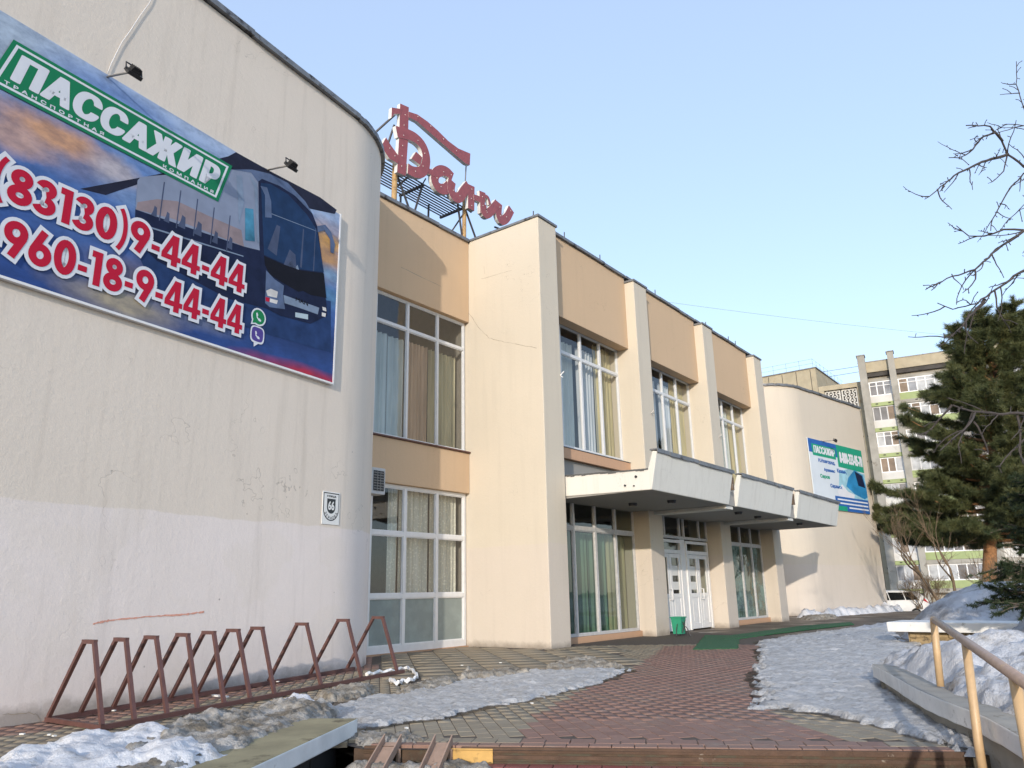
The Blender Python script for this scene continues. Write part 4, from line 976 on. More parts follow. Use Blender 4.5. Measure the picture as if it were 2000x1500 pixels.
def paver_mat(name, c1, c2, dark, rough=.75):
    m, nt, p = new_mat(name); t = NT(nt); g = t.n.new('ShaderNodeNewGeometry'); oi = t.n.new('ShaderNodeObjectInfo')
    r = t.math('FRACT', t.math('ADD', g.outputs['Random Per Island'], oi.outputs['Random']))
    col = t.mix(r, c1, c2)
    col = t.mix(t.maprange(t.noise(.8, 5, .6), .45, .7, 0, .75), col, dark)
    col = t.mix(t.maprange(t.noise(60, 4, .7), .4, .75, 0, .4), col, sc(c1, .55))
    col = t.mix(t.maprange(t.noise(2.6, 5, .65), .56, .72, 0, .5), col, (.26, .22, .18))
    nt.links.new(col, p.inputs['Base Color'])
    nt.links.new(t.maprange(t.noise(.8, 4), .4, .65, .8, .5), p.inputs['Roughness'])
    nt.links.new(t.bump(t.noise(70, 4, .7), .35, .004), p.inputs['Normal']); return m
M['paver_red'] = paver_mat('red concrete paver', (.235, .135, .103), (.285, .168, .13), (.20, .128, .096))
M['paver_grey'] = paver_mat('grey-beige concrete paver', (.265, .222, .158), (.315, .268, .195), (.215, .168, .118))
M['paver_bright'] = paver_mat('bright red tread paver', (.30, .09, .075), (.36, .13, .11), (.2, .08, .07))
def brick_mesh(name, L, W, mat, k=0, H=.045):
    g = .0038; b = .003; rng = random.Random(k); me = bpy.data.meshes.new(name); l, w = L / 2 - g, W / 2 - g
    z = [rng.uniform(-.0012, .0012) for _ in range(4)]
    V = [(-l, -w, -H), (l, -w, -H), (l, w, -H), (-l, w, -H), (-l, -w, -.0045), (l, -w, -.0045), (l, w, -.0045), (-l, w, -.0045),
         (-l + b, -w + b, z[0]), (l - b, -w + b, z[1]), (l - b, w - b, z[2]), (-l + b, w - b, z[3])]
    me.from_pydata(V, [], [(8, 9, 10, 11), (4, 5, 9, 8), (5, 6, 10, 9), (6, 7, 11, 10), (7, 4, 8, 11), (0, 1, 5, 4), (1, 2, 6, 5), (2, 3, 7, 6), (3, 0, 4, 7)])
    me.materials.append(mat); return me
RED = [(5.886,4.56),(7.388,5.356),(9.602,6.152),(12.236,6.865),(17.675,8.92),(19.457,7.293),(13.822,5.24),(10.96,4.206),(8.981,3.325),(8,2.677),(7.506,2.165),(7.557,1.222),(6.792,2.55)]
TILE = [(10.82,11.694),(12.367,13.626),(16.528,14.243),(15.511,10.749),(17.235,10.092),(12.927,7.164),(10.566,7.143),(8.987,7.315),(7.899,7.578),(9.116,9.196)]
WALLRED = [(-3, 8.9), (4.2, 9.85), (10.2, 11.2), (10.6, 10.6), (12.4, 13.6), (10, 11.6), (3, 10.4), (-3, 9.7)]
E1 = R(47.2); e1 = Vector((math.cos(E1), math.sin(E1))); e2 = Vector((math.sin(E1), -math.cos(E1)))
HOUSEP = [tuple(p) for p in pl] + [(15.8, 13.6), (15.8, 11.0), (34, 11.0), (34, 30), (-10, 30)]
LIMIT = [(-3, 2.2), (3.2, 5.5), (5.15, 6.55), (5.05, 5.64), (7.6, 1.05), (11.6, 2.6), (16, 2.4), (18.5, 3.4), (19, 8), (17, 11.0), (15.8, 11.0), (15.8, 13.55), (11.8, 13.55)] + [tuple(p) for p in reversed(pl) if p.x > -3 and p.y < 13.5]
def view_ok(x, y, z=0., m=.06):
    v = Vector((x, y, z - 1.3)); f = v.dot(fw)
    if f < .5: return False
    u = v.dot(rt) / f * 26.644 / 36; w = v.dot(upv) / f * 26.644 / 36
    return abs(u) < .5 + m and abs(w) < .375 + m
items = []   # (dist, x, y, ang, L, W, colour)
def edge_off(x, y): return (Vector((x, y)) - EA).dot(-DN)
BL, BW = .245, .15
for j in range(-140, 140):
    for i in range(-140, 140):
        c = e1 * ((i + .5 * (j % 2)) * BL) + e2 * (j * BW) + Vector((9, 6))
        x, y = c
        if x < -2 or x > 19 or not view_ok(x, y): continue
        if not inpoly(x, y, LIMIT) or edge_off(x, y) < .42 and Vector((x, y)).y < 5.9: continue
        if inpoly(x, y, TILE): continue
        d = math.hypot(x, y)
        items.append((d, x, y, E1, BL, BW, 'red' if inpoly(x, y, RED) or inpoly(x, y, WALLRED) else 'grey'))
for j in range(-30, 30):
    for i in range(-30, 30):
        c = e1 * ((i + .5 * (j % 2)) * .62) + e2 * (j * .62) + Vector((12.6, 11.2)); x, y = c
        if inpoly(x, y, TILE) and view_ok(x, y) and inpoly(x, y, LIMIT): items.append((math.hypot(x, y), x, y, E1, .62, .62, 'grey'))
LEN = (EB - EA).length; aS = math.atan2(ES.y, ES.x)
n = int(LEN / .20)
for k in range(n + 1):
    p = EA + ES * ((k + .5) * LEN / (n + 1)) - DN * .08; items.append((p.length, p.x, p.y, aS, LEN / (n + 1), .145, 'red'))
n = int(LEN / .23)
for k in range(n + 1):
    p = EA + ES * ((k + .5) * LEN / (n + 1)) - DN * .265; items.append((p.length, p.x, p.y, aS, LEN / (n + 1), .21, 'red' if inpoly(p.x, p.y, RED) else 'grey'))
items.sort(key=lambda q: q[0])
near = [q for q in items if view_ok(q[1], q[2], 0, .0)][:285]; ids = {id(q) for q in near}; cache = {}
for q in near:
    k = (round(q[4], 3), q[5], q[6], random.randrange(3))
    if k not in cache: cache[k] = brick_mesh('paver', k[0], k[1], M['paver_' + k[2]], hash(k[3]) + 5)
    o = bpy.data.objects.new('paver', cache[k]); o.location = (q[1], q[2], random.uniform(-.0015, .001) + gz(q[1], q[2])); o.rotation_euler = (R(random.uniform(-.25, .25)), R(random.uniform(-.25, .25)), q[3] + R(random.uniform(-.7, .7)))
    COL.objects.link(o); attach(o, PAVE)
for colr in ('red', 'grey'):
    Vs, Fs = [], []; k0 = 0
    for q in items:
        if id(q) in ids or q[6] != colr: continue
        g = .0038 if q[4] < .5 else .007; l, w = q[4] / 2 - g, q[5] / 2 - g; ca, sa = math.cos(q[3]), math.sin(q[3]); gzq = gz(q[1], q[2]); dz = random.uniform(-.0012, .0012); b = .003
        for (a, b_, z) in ((-l, -w, -.03), (l, -w, -.03), (l, w, -.03), (-l, w, -.03), (-l + b, -w + b, dz), (l - b, -w + b, dz + .001), (l - b, w - b, dz), (-l + b, w - b, dz - .001)):
            Vs.append((q[1] + a * ca - b_ * sa, q[2] + a * sa + b_ * ca, z + gzq))
        Fs += [(k0 + 4, k0 + 5, k0 + 6, k0 + 7), (k0, k0 + 1, k0 + 5, k0 + 4), (k0 + 1, k0 + 2, k0 + 6, k0 + 5), (k0 + 2, k0 + 3, k0 + 7, k0 + 6), (k0 + 3, k0, k0 + 4, k0 + 7)]; k0 += 8
    if Vs: raw_mesh('paving_field', Vs, Fs, M['paver_' + colr], PAVE, kind='stuff')

# ------------------------------------------------------------------ entrance steps
M['riser'] = simple('rust-stained riser', (.08, .05, .032), .85, .5, 3.5, bump=.8, bscale=22, dark=((.075, .065, .045), 4, .48))
M['nosing'] = simple('rusty steel nosing', (.085, .048, .03), .75, .35, 6, bump=.5, dark=((.38, .34, .28), 3.2, .66))
STEP = bpy.data.objects.new('entrance_steps', bpy.data.meshes.new('entrance_steps')); COL.objects.link(STEP); tag(STEP, kind='structure')
def along(s, off, z): p = EA + ES * s + DN * off; return Vector((p.x, p.y, z))
mb = MB()
for k, (o0, o1, zt, zb) in enumerate(((-.3, .004, -.034, -.44), (.004, .38, -.152, -.44), (.38, .76, -.30, -.44))):
    mb.box(-.15, LEN + .3, o0, o1, zb, zt, T=along)
STEP.data.from_pydata(mb.v, [], mb.f); STEP.data.materials.append(M['riser'])
nn = 34
for (o0, o1, z0, z1) in ((-.008, .022, -.052, -.004), (.0, .016, -.105, -.07)):
    mb = MB(); prev = None
    for k in range(nn):
        s0, s1 = lerp(-.05, LEN + .1, k / nn), lerp(-.05, LEN + .1, (k + 1) / nn); j = random.uniform(-.002, .002)
        if 2 <= k <= 5: continue
        mb.box(s0, s1, o0, o1 + j, z0 + j * .6, z1 - abs(j) * .6 - .004, T=along)
    mb.build('nosing_strip', M['nosing'], STEP)
bm_ = [brick_mesh('tread_paver', .21, .17, M['paver_bright'], k) for k in range(3)]; cnt = 0
for off, zt in ((.10, -.147), (.27, -.147), (.47, -.295), (.65, -.295)):
    for k in range(int(LEN / .21)):
        if off < .4 and k < 5: continue
        p = along((k + .5 + .5 * (off in (.27, .65))) * .21, off, zt + .006)
        o = bpy.data.objects.new('tread_paver', random.choice(bm_)); o.location = p; o.rotation_euler = (0, 0, aS + R(random.uniform(-1, 1))); COL.objects.link(o); attach(o, STEP)
mb = MB(); mb.box(.62, 1.14, .006, .03, -.15, -.02, T=along); mb.build('yellow_riser', M['yellow_paint'], STEP)
for k, c in enumerate([(5.36,5.519),(5.63,5.122)]):
    c = Vector(c); s = (c - EA).dot(ES); t = thing('stroller_ramp', (c.x, c.y, 0), ('left' if k == 0 else 'right') + ' one of the two brown steel wheel channels over the steps', 'ramp', 'steel wheel channels over the steps')
    mb = MB(); w = .085
    def TC(a, b, z, s=s, w=w): p = EA + ES * (s + a) + DN * (b - .05); return Vector((p.x, p.y, .012 - max(0, b - .03) * .36 + z))
    mb.box(-w, w, 0, 1.3, -.008, 0, T=TC); mb.box(-w, -w + .012, 0, 1.3, .0005, .07, T=TC); mb.box(w - .012, w, 0, 1.3, .0005, .07, T=TC)
    mb.build('channel', M['channel'], t)
    mb = MB(); mb.bar(TC(w, .1, -.01), TC(w, .1, -.3) , .03, .03); mb.build('prop', M['channel'], t)

# ------------------------------------------------------------------ low walls beside the steps
LW_ = thing('slab_wall', (5.0, 6.0, 0), 'low wall with a mossy concrete slab and white edge left of the steps', 'low wall')
C0 = Vector((5.42, 6.10)); sd = Vector((-.876, -.483)).normalized(); sn = Vector((-sd.y, sd.x)); sn = sn if sn.y > 0 else -sn
def TSL(a, b, z): p = C0 + sd * a + sn * b; return Vector((p.x, p.y, z))
mb = MB(); n = 10
mb.box(0, 7.5, 0, .62, .005, .155, T=TSL)
o = mb.build('slab', [M['coping_white'], M['mossy']], LW_, bevel=.012)
for p in o.data.polygons:
    if p.normal.z > .8: p.material_index = 1
mb = MB(); mb.box(.18, 7.5, .14, .5, -.46, .004, T=TSL); mb.build('wall', M['dark_wall'], LW_)
for k in range(3):
    mb = MB(); mb.box(.25 + k * .6, .80 + k * .6, .128, .139, -.40, -.02, T=TSL); mb.build('tile', M['dark_wall'], LW_)

PLN = thing('planter_wall', (8.5, 1.5, 0), 'curved planter wall with chipped white coping right of the steps', 'planter')
path = smooth_pts([(11.46, 2.77), (10.2, 2.26), (8.95, 1.77), (8.02, 1.33), (7.21, .90), (6.2, .46), (5.44, .16), (4.2, -.25), (2.5, -.75)], 5)
def offs(path, w):
    out = []; n = len(path)
    for i, p in enumerate(path):
        d = (Vector(path[min(i + 1, n - 1)]) - Vector(path[max(i - 1, 0)])).normalized(); q = Vector((-d.y, d.x))
        if q.y > 0: q = -q
        out.append(tuple(Vector(p) + q * w))
    return out
inn = offs(path, .27); f0, f1 = offs(path, .07), offs(path, .25)
def lowering(x): return -.02 if x > 7.6 else -.02 - .055 * (7.6 - x)
def band(outer, inner, z0, z1, name, mat, parent, sag=True, **kw):
    mb = MB(); n = len(outer)
    for i in range(n):
        j = random.uniform(-.006, .006); a, b = outer[i], inner[i]; s = lowering(a[0]) if sag else 0
        mb.v += [(a[0], a[1], z0 + s + j), (a[0] + j, a[1] + j, z1 + s), (b[0], b[1], z1 + s + j), (b[0], b[1], z0 + s)]
    for i in range(n - 1):
        k = 4 * i
        for q in range(4): mb.f.append((k + q, k + (q + 1) % 4, k + 4 + (q + 1) % 4, k + 4 + q)); mb.m.append(0)
    mb.f += [(0, 1, 2, 3), (4 * n - 4, 4 * n - 1, 4 * n - 2, 4 * n - 3)]; mb.m += [0, 0]
    return mb.build(name, mat, parent, **kw)
o = band(path, inn, .155, .32, 'coping', [M['coping_white'], M['concrete']], PLN, bevel=.012)
for p in o.data.polygons:
    if abs(p.normal.z) > .7: p.material_index = 1
band(f0, f1, -.5, .153, 'wall_face', M['concrete'], PLN, sag=False)
ret = [(11.46, 2.77), (13.2, 2.82), (15.2, 2.5)]; ri = [(11.2, 2.40), (13.2, 2.45), (15.1, 2.12)]
band(ret[1:], ri[1:], .14, .30, 'coping', M['concrete'], PLN, sag=False); 
mb = MB(); mb.prism([(11.1, 2.60), (13.2, 2.78), (15.2, 2.45), (15.1, 2.15), (13.2, 2.3), (11.3, 2.3)], lambda a, b, t: Vector((a, b, t)), .12, -.05); mb.build('wall_face', M['concrete'], PLN)
fill = [tuple(p) for p in inn] + [(2.6, -8), (16, -8), (15.1, 2.2)] + [(13.2, 2.45), (11.3, 2.40)]
mb = MB(); mb.flat(fill, lambda a, b, t: Vector((a, b, t)), .18); mb.build('soil', M['grout'], PLN)

BEN = thing('slab_ledge', (20.2, 3.0, 0), 'whitewashed ledge slab on a tan rubble base in front of the snow mound', 'ledge')
mb = MB(); mb.prism([(19.86, 4.36), (19.50, .6), (20.8, .5), (21.1, 4.3)], lambda a, b, t: Vector((a, b, t)), .50, .29); mb.build('slab', M['coping_white'], BEN, bevel=.02)
mb = MB(); mb.prism([(20.12, 3.98), (19.78, .7), (20.7, .6), (20.95, 3.95)], lambda a, b, t: Vector((a, b, t)), .288, -.05); mb.build('base', M['rubble'], BEN)
for r_ in range(2):
    y = 3.95
    while y > 1.3:
        w = random.uniform(.28, .5); x = lerp(20.12, 19.78, (3.98 - y) / 3.28)
        mb = MB(); mb.box(x - .05, x + .1, y - w + .02, y, .01 + .14 * r_, .135 + .14 * r_); mb.build('stone', M['rubble'], BEN, bevel=.025); y -= w

# ------------------------------------------------------------------ bicycle rack
RK = thing('bicycle_rack', (7.2, 9.9, 0), 'brown-red bicycle rack of ten steel hoops along the curved wall', 'bicycle rack')
A = Vector((4.46, 9.24)); rx = Vector((math.cos(R(8.9)), math.sin(R(8.9)))); ry = Vector((-.05, 1.0)).normalized()
def TK(a, b, z): p = A + rx * a + ry * b; return Vector((p.x, p.y, z + gz(p.x, p.y)))
WK = 1.22
for b in (0, WK):
    mb = MB(); mb.bar(TK(-.03, b, .035), TK(5.60, b, .035), .055, .055); mb.build('base_rail', M['rust_paint'], RK)
mb = MB(); mb.bar(TK(-.001, .03, .036), TK(-.001, WK - .03, .036), .05, .05); mb.build('base_rail', M['rust_paint'], RK)
for s in (.0, .40, .84, 1.28, 1.70, 2.14, 2.58, 3.52, 4.46, 5.41):
    j = random.uniform(-.02, .02); mb = MB()
    mb.bar(TK(s, 0, .06), TK(s + j, .37, .93), .045, .045, up=(1, 0, 0)); mb.bar(TK(s, WK, .06), TK(s + j, .60, .93), .045, .045, up=(1, 0, 0)); mb.bar(TK(s + j, .345, .935), TK(s + j, .625, .935), .047, .047)
    mb.build('hoop', M['rust_paint'], RK)

# ------------------------------------------------------------------ handrail
HR = thing('handrail', (7.28, 1.06, 0), 'cream painted pipe handrail beside the snowy planter', 'handrail')
a_, b_ = [Vector(p) for p in [(9.241,1.562,0.956),(7.318,1.034,0.859)]]; e_ = b_ + (b_ - a_).normalized() * 3.4
fa = Vector([(9.16,1.585,0.558)][0])
bend = [fa + Vector((0, 0, -.25)), fa.lerp(a_, .75), a_ + Vector((.02, .01, -.05)), a_, a_ + (b_ - a_) * .06]
mb = MB(); mb.tube(smooth_pts_3 if False else [tuple(p) for p in bend], .036, 10); mb.build('post', M['rail_paint'], HR, smooth=True)
mb = MB(); mb.tube([a_ + (b_ - a_) * .02, b_, e_], .036, 10); mb.build('rail', M['rail_worn'], HR, smooth=True)
mb = MB(); mb.tube([(7.28, 1.06, -.2), (7.28, 1.06, .1), b_ - Vector((0, 0, .02))], .034, 10); mb.build('post', M['rail_paint'], HR, smooth=True)
c3 = b_ + (b_ - a_).normalized() * 1.75
mb = MB(); mb.tube([(c3.x, c3.y, -.4), c3 - Vector((0, 0, .02))], .034, 10); mb.build('post', M['rail_paint'], HR, smooth=True)

# ------------------------------------------------------------------ turf mats, bin, scraps
turf_z = .015
def turf(poly, name, label):
    P = []
    n = len(poly)
    for i in range(n):
        a, b = Vector(poly[i]), Vector(poly[(i + 1) % n]); k = max(2, int((b - a).length / .12))
        for j in range(k): p = a.lerp(b, j / k); P.append((p.x + random.uniform(-.03, .03), p.y + random.uniform(-.03, .03)))
    mb = MB(); mb.prism(P, lambda a, b, t: Vector((a, b, t)), turf_z, -.004); return tag(mb.build(name, M['mat_green']), label, 'mat', 'green turf mats at the entrance')
turf([(16.847,7.82),(17.181,7.401),(17.496,7.033),(22.232,8.84),(22.194,9.875)], 'turf_mat', 'squarish green artificial turf mat before the double doors')
turf_z = .024
turf([(20.325,8.559),(21.898,9.058),(24.195,9.035),(28.033,8.993),(31.599,8.205),(29.922,7.64),(26.066,8.048),(22.947,8.273),(20.878,8.31)], 'turf_mat', 'long narrow green turf runner leading to the far wing')
BIN = thing('litter_bin', (21.75, 10.5, 0), 'green plastic litter bin on a wire stand beside the doors', 'bin')
def TBn(x, y, z): return Vector((21.75 + x, 10.5 + y, z))
mb = MB(); s0, s1 = .13, .165
def ring(s, z): return [TBn(-s, -s, z), TBn(s, -s, z), TBn(s, s, z), TBn(-s, s, z)]
mb.add(ring(s0, .06) + ring(s1, .54) + ring(s1 - .02, .54) + ring(s0 - .02, .1), [(3, 2, 1, 0)] + [(i, (i + 1) % 4, 4 + (i + 1) % 4, 4 + i) for i in range(4)] + [(4 + i, 4 + (i + 1) % 4, 8 + (i + 1) % 4, 8 + i) for i in range(4)] + [(8 + i, 8 + (i + 1) % 4, 12 + (i + 1) % 4, 12 + i) for i in range(4)] + [(12, 13, 14, 15)])
mb.build('body', M['bin_green'], BIN)
mb = MB()
for q in range(4): 
    a0, a1 = ring(s1 + .012, .53)[q], ring(s1 + .012, .53)[(q + 1) % 4]; mb.bar(a0, a1, .03, .03)
mb.build('rim', M['bin_green'], BIN)
for x, y in ((-.42, -.1), (.45, -.12), (-.1, -.4), (.5, .2)):
    mb = MB(); mb.tube([TBn(x * .4, y * .4, .34), TBn(x * .8, y * .8, .2), TBn(x, y, .01)], .012, 5); mb.build('stand_wire', M['dark_steel'], BIN)
mb = MB(); mb.tube([TBn(-.12, -.16, .1), TBn(0, -.18, .28), TBn(.12, -.17, .45)], .015, 5); mb.tube([TBn(.12, -.16, .1), TBn(0, -.185, .28), TBn(-.08, -.175, .4)], .015, 5); mb.build('brace', M['dark_steel'], BIN)
pth = [(*p, .03 + .02 * math.sin(i * 2.1)) for i, p in enumerate(smooth_pts([(9.323,10.308),(9.662,10.372),(10.041,10.387),(10.474,10.544),(10.19,10.08),(9.485,9.287),(9.061,8.993),(8.89,9.022),(8.654,8.892),(8.956,9.352)], 4))]
mb = MB(); mb.tube(pth, [.018 + .022 * random.random() for _ in pth], 5); tag(mb.build('plastic_strip', M['plastic_film']), 'crumpled strip of white plastic film at the end of the bicycle rack', 'plastic strip')
mb = MB(); (ax, ay), (bx, by) = [(6.409,10.202),(6.415,9.863)]; mb.bar((ax, ay, .02), (bx, by, .02), .05, .02); tag(mb.build('wood_offcut', M['white_paint']), 'small white offcut lying inside the bicycle rack', 'offcut')
scr = MB()
for x, y in [(3.751,8.858),(3.641,9.154),(3.761,8.73),(4.986,10.034),(8.048,10.965),(8.256,9.372),(8.016,5.883),(5.935,5.938),(11.564,10.095),(12.31,9.754),(5.429,5.749),(9.27,8.896)]:
    scr.bar((x, y, .008), (x + random.uniform(-.05, .05), y + .04, .008), .03, .012)
tag(scr.build('litter', M['bulletin_paper']), kind='stuff', label='tiny white scraps of litter on the paving', cat='litter')

# ------------------------------------------------------------------ snow and ice
def water_mat():
    m = bpy.data.materials.new('meltwater film'); m.use_nodes = True; nt = m.node_tree; n = nt.nodes; n.clear(); t = NT(nt)
    out = n.new('ShaderNodeOutputMaterial'); a = n.new('ShaderNodeBsdfTransparent'); g = n.new('ShaderNodeBsdfGlossy'); mx = n.new('ShaderNodeMixShader'); fr = n.new('ShaderNodeFresnel'); fr.inputs[0].default_value = 1.33
    nt.links.new(t.ramp(t.noise(2.4, 5, .6), [(.35, (.34, .31, .28)), (.62, (.80, .78, .75))]), a.inputs[0]); g.inputs['Roughness'].default_value = .22; g.inputs[0].default_value = (.8, .8, .8, 1)
    nt.links.new(t.math('MULTIPLY', fr.outputs[0], .35), mx.inputs[0]); nt.links.new(a.outputs[0], mx.inputs[1]); nt.links.new(g.outputs[0], mx.inputs[2]); nt.links.new(mx.outputs[0], out.inputs[0]); return m
M['water'] = water_mat()
def meltwater(poly, grow, seed, label):
    n = len(poly); c = Vector((sum(p[0] for p in poly) / n, sum(p[1] for p in poly) / n)); area = sum(poly[i][0] * poly[(i + 1) % n][1] - poly[(i + 1) % n][0] * poly[i][1] for i in range(n)); sg = 1 if area > 0 else -1; P = []
    for i in range(n):
        a, b = Vector(poly[i]), Vector(poly[(i + 1) % n]); d = (b - a); k = max(2, int(d.length / .08)); nn = Vector((d.y, -d.x)).normalized() * sg
        for j in range(k):
            q = a.lerp(b, j / k); w = grow * max(.1, .55 + 1.3 * nz(q.x, q.y, 1.3, 3, seed)); q = q + nn * w; P.append((q.x, q.y))
    mb = MB(); mb.flat(P, lambda a, b, t: Vector((a, b, t)), .0065)
    for f in mb.f: pass
    o = mb.build('meltwater', M['water']); return tag(o, label, 'water', kind='stuff')
MID = [(5.881,7.46),(6.507,7.778),(7.257,8.119),(7.811,8.072),(8.564,8.115),(9.391,8.199),(10.065,8.137),(11.129,8.152),(12.001,7.567),(12.136,6.869),(11.137,6.504),(10.031,6.249),(9.046,6.124),(8.275,6.072),(7.598,6.187),(6.73,6.064),(6.377,6.189),(5.971,6.236),(5.735,6.394),(5.882,6.771)]
tag(heap('ice_patch', MID, .05, M['ice'], .035, .12, .5, 2.4, 0, .022, 3., ragged=.13), 'tongue of grey trodden ice between the bicycle rack and the steps', 'ice', kind='stuff')
meltwater(MID, .20, 3.3, 'dark meltwater film round the ice tongue')
RICE = [(19.842,7.382),(22.938,7.386),(26.011,6.936),(27.914,6.083),(20.013,4.141),(20.691,3.835),(15.748,3.451),(13.789,3.241),(11.718,2.755),(9.981,1.949),(8.654,1.349),(7.715,1.125),(7.588,1.171),(7.989,1.599),(8.458,2.131),(8.959,2.762),(9.006,3.439),(10.477,3.91),(12.082,4.614),(14.828,5.513)]
tag(heap('ice_sheet', RICE, .065, M['ice'], .05, .14, .5, 1.6, 0, .028, 5., ragged=.18), 'wide sheet of grey ice on the right of the paving', 'ice', kind='stuff')
meltwater(RICE, .16, 8.1, 'dark meltwater film round the wide ice sheet')
HP = [(5.12, 6.55), (4.2, 6.02), (3.2, 5.45), (1.6, 4.6), (0, 3.7)] + [(2.764,7.142),(3.127,7.396),(3.572,7.647),(3.914,7.683),(4.258,7.769),(4.616,7.639)]
HP2 = [(5.16, 6.42), (4.3, 5.92), (3.5, 5.5), (2.6, 5.0), (2.2, 5.4)] + [(4.502,7.724),(4.951,7.713),(5.435,7.786),(5.81,7.744),(6.017,7.458),(5.993,7.033)]
tag(heap('snow_heap', [(3.7, 5.55), (3.1, 5.2), (2.2, 4.7), (.6, 3.8), (0, 3.3)] + [(2.687,7.126),(3.021,7.327),(3.448,7.567),(3.623,7.465),(3.884,7.525),(4.221,7.603)], .17, M['snow'], .03, .3, .6, 1.9, .07, .02, 2., ragged=.06), 'clean white snow heap on the slab at the left corner', 'snow', kind='stuff')
tag(heap('snow_heap', HP2, .10, M['snow_dirty'], .025, .22, .6, 2.6, .10, .032, 4., ragged=.06), 'dirty granular snow heap lying on the mossy slab', 'snow', kind='stuff')
tag(heap('snow_heap', [(5.601,7.974),(6.129,8.171),(6.344,7.962),(6.302,7.531),(6.099,7.182),(5.792,7.349),(5.568,7.594)], .15, M['snow'], .03, .14, .5, 3, 0, .015, 6., ragged=.04), 'small clean ridge of snow behind the mossy slab', 'snow', kind='stuff')
k = 10.
for P, lab in (([(7.098,8.831),(7.908,9.355),(8.448,9.289),(7.863,8.557),(7.348,8.374),(6.903,8.358)], 'crumbly brown slush beside the rack'), ([(7.772,8.031),(9.163,8.793),(9.761,8.908),(9.114,8.008),(8.377,7.839),(7.798,7.764)], 'crumbly brown slush at the end of the rack'),
               ([(9.616,8.535),(10.684,9.268),(10.422,8.645),(11.333,8.751),(10.903,8.04),(10.106,8.222)], 'brown slush along the upper edge of the ice tongue'), ([(11.725,8.36),(13.329,8.874),(13.739,8.532),(12.492,7.181),(11.772,7.424),(11.356,7.884)], 'brown slush heap at the tip of the ice tongue')):
    tag(heap('slush', P, .075, M['slush'], .03, .14, .6, 3, 0, .035, k, ragged=.1), lab, 'slush', kind='stuff'); k += 2
tag(heap('snow_heap', [(11.3, 2.62), (10.2, 2.05), (8.95, 1.56), (8.0, 1.12), (7.2, .69), (6.2, .25), (5.45, -.05), (4.3, -.45), (4.4, -4.5), (9, -5), (16, -3), (15.8, 2.4), (15.2, 2.62), (13.2, 2.9)], .42, snow('planter snow', (.60, .61, .635), (.22, .195, .165), .50, .68, .9, 1.6, 18), .06, .5, .5, 1.1, .19, .045, 7., ragged=.10,
    crest=lambda X, Y: .75 - .42 * np.clip((X - 11.8) / 1.5, 0, 1) + .45 * np.exp(-(((X - 11.5) / 2.2) ** 2 + ((Y - .3) / 1.6) ** 2))), 'lumpy thawing snow filling the planter behind the handrail', 'snow', kind='stuff')
tag(heap('snow_mound', [(22.7, 4.6), (21.5, 3.2), (21.3, 0), (22, -3), (25, -5.5), (30, -4), (32, 0), (30, 4.0), (26, 5.2)], 1.32, M['snow_mound'], .16, 2.6, .16, .42, -.02, .05, 8., ragged=.3), 'tall snow mound in a bluish shaded tone behind the ledge', 'snow', kind='stuff')
tag(heap('snow_mound', [(19.4, 2.2), (18.2, 1.8), (17.2, .3), (17.3, -2.5), (20.5, -3.5), (21, 0), (20.3, 1.9)], .85, M['snow_mound'], .12, 1.3, .25, .7, -.02, .04, 12., ragged=.2), 'lower grey snow mound at the right edge in front of the ledge', 'snow', kind='stuff')
tag(heap('snow_bank', [(36.6, 11.7), (37.5, 10.9), (41, 10.4), (46.8, 9.3), (47.3, 9.9), (42, 10.9), (39.5, 11.3), (37.2, 11.95)], .38, M['snow'], .16, .5, .5, 1.0, -.02, .04, 14., ragged=.25), 'narrow bank of snow along the foot of the far wing', 'snow', kind='stuff')
tag(heap('snow_bank', [(34, 10.3), (36, 10.0), (38, 10.4), (37.5, 11.2), (35, 11.2)], .12, M['slush'], .1, .3, .6, 1.5, -.01, .04, 15., ragged=.2), 'dirty crumbs of snow beside the last pier', 'snow', kind='stuff')
tag(heap('snow_bank', [(7.05, .75), (7.7, 1.12), (8.2, 1.4), (7.6, 1.0), (7.0, .55), (6.3, .35), (6.2, .6), (6.6, .95)], .10, M['snow_dirty'], .03, .15, .5, 2.5, -.14, .02, 16., ragged=.06), 'scrap of snow at the foot of the handrail post', 'snow', kind='stuff')
tag(heap('snow_bank', [tuple(along(s, o, 0))[:2] for s, o in ((-.1, .05), (.55, .04), (1.15, .05), (1.2, .35), (.6, .40), (-.1, .38))], .07, M['snow_dirty'], .025, .12, .5, 3, -.155, .02, 17., ragged=.05), 'granular snow on the step under the wheel channels', 'snow', kind='stuff')
tag(heap('snow_bank', [(5.2, 5.75), (5.32, 6.15), (5.5, 6.2), (5.75, 5.75), (5.6, 5.3), (5.35, 5.45)], .05, M['snow_dirty'], .02, .1, .6, 4, -.012, .02, 19., ragged=.08), 'thin dirty slush beside the end of the mossy slab', 'snow', kind='stuff')
tag(heap('snow_bank', [(22.5, 6.0), (26, 6.8), (31, 6.5), (36, 6), (44, 5.5), (46, 2), (36, 1.0), (31, 2), (27, 6.0)], .16, M['snow_mound'], .2, .6, .4, .5, -.02, .03, 18., ragged=.5), 'flat grey snow beside the path to the yard', 'snow', kind='stuff')

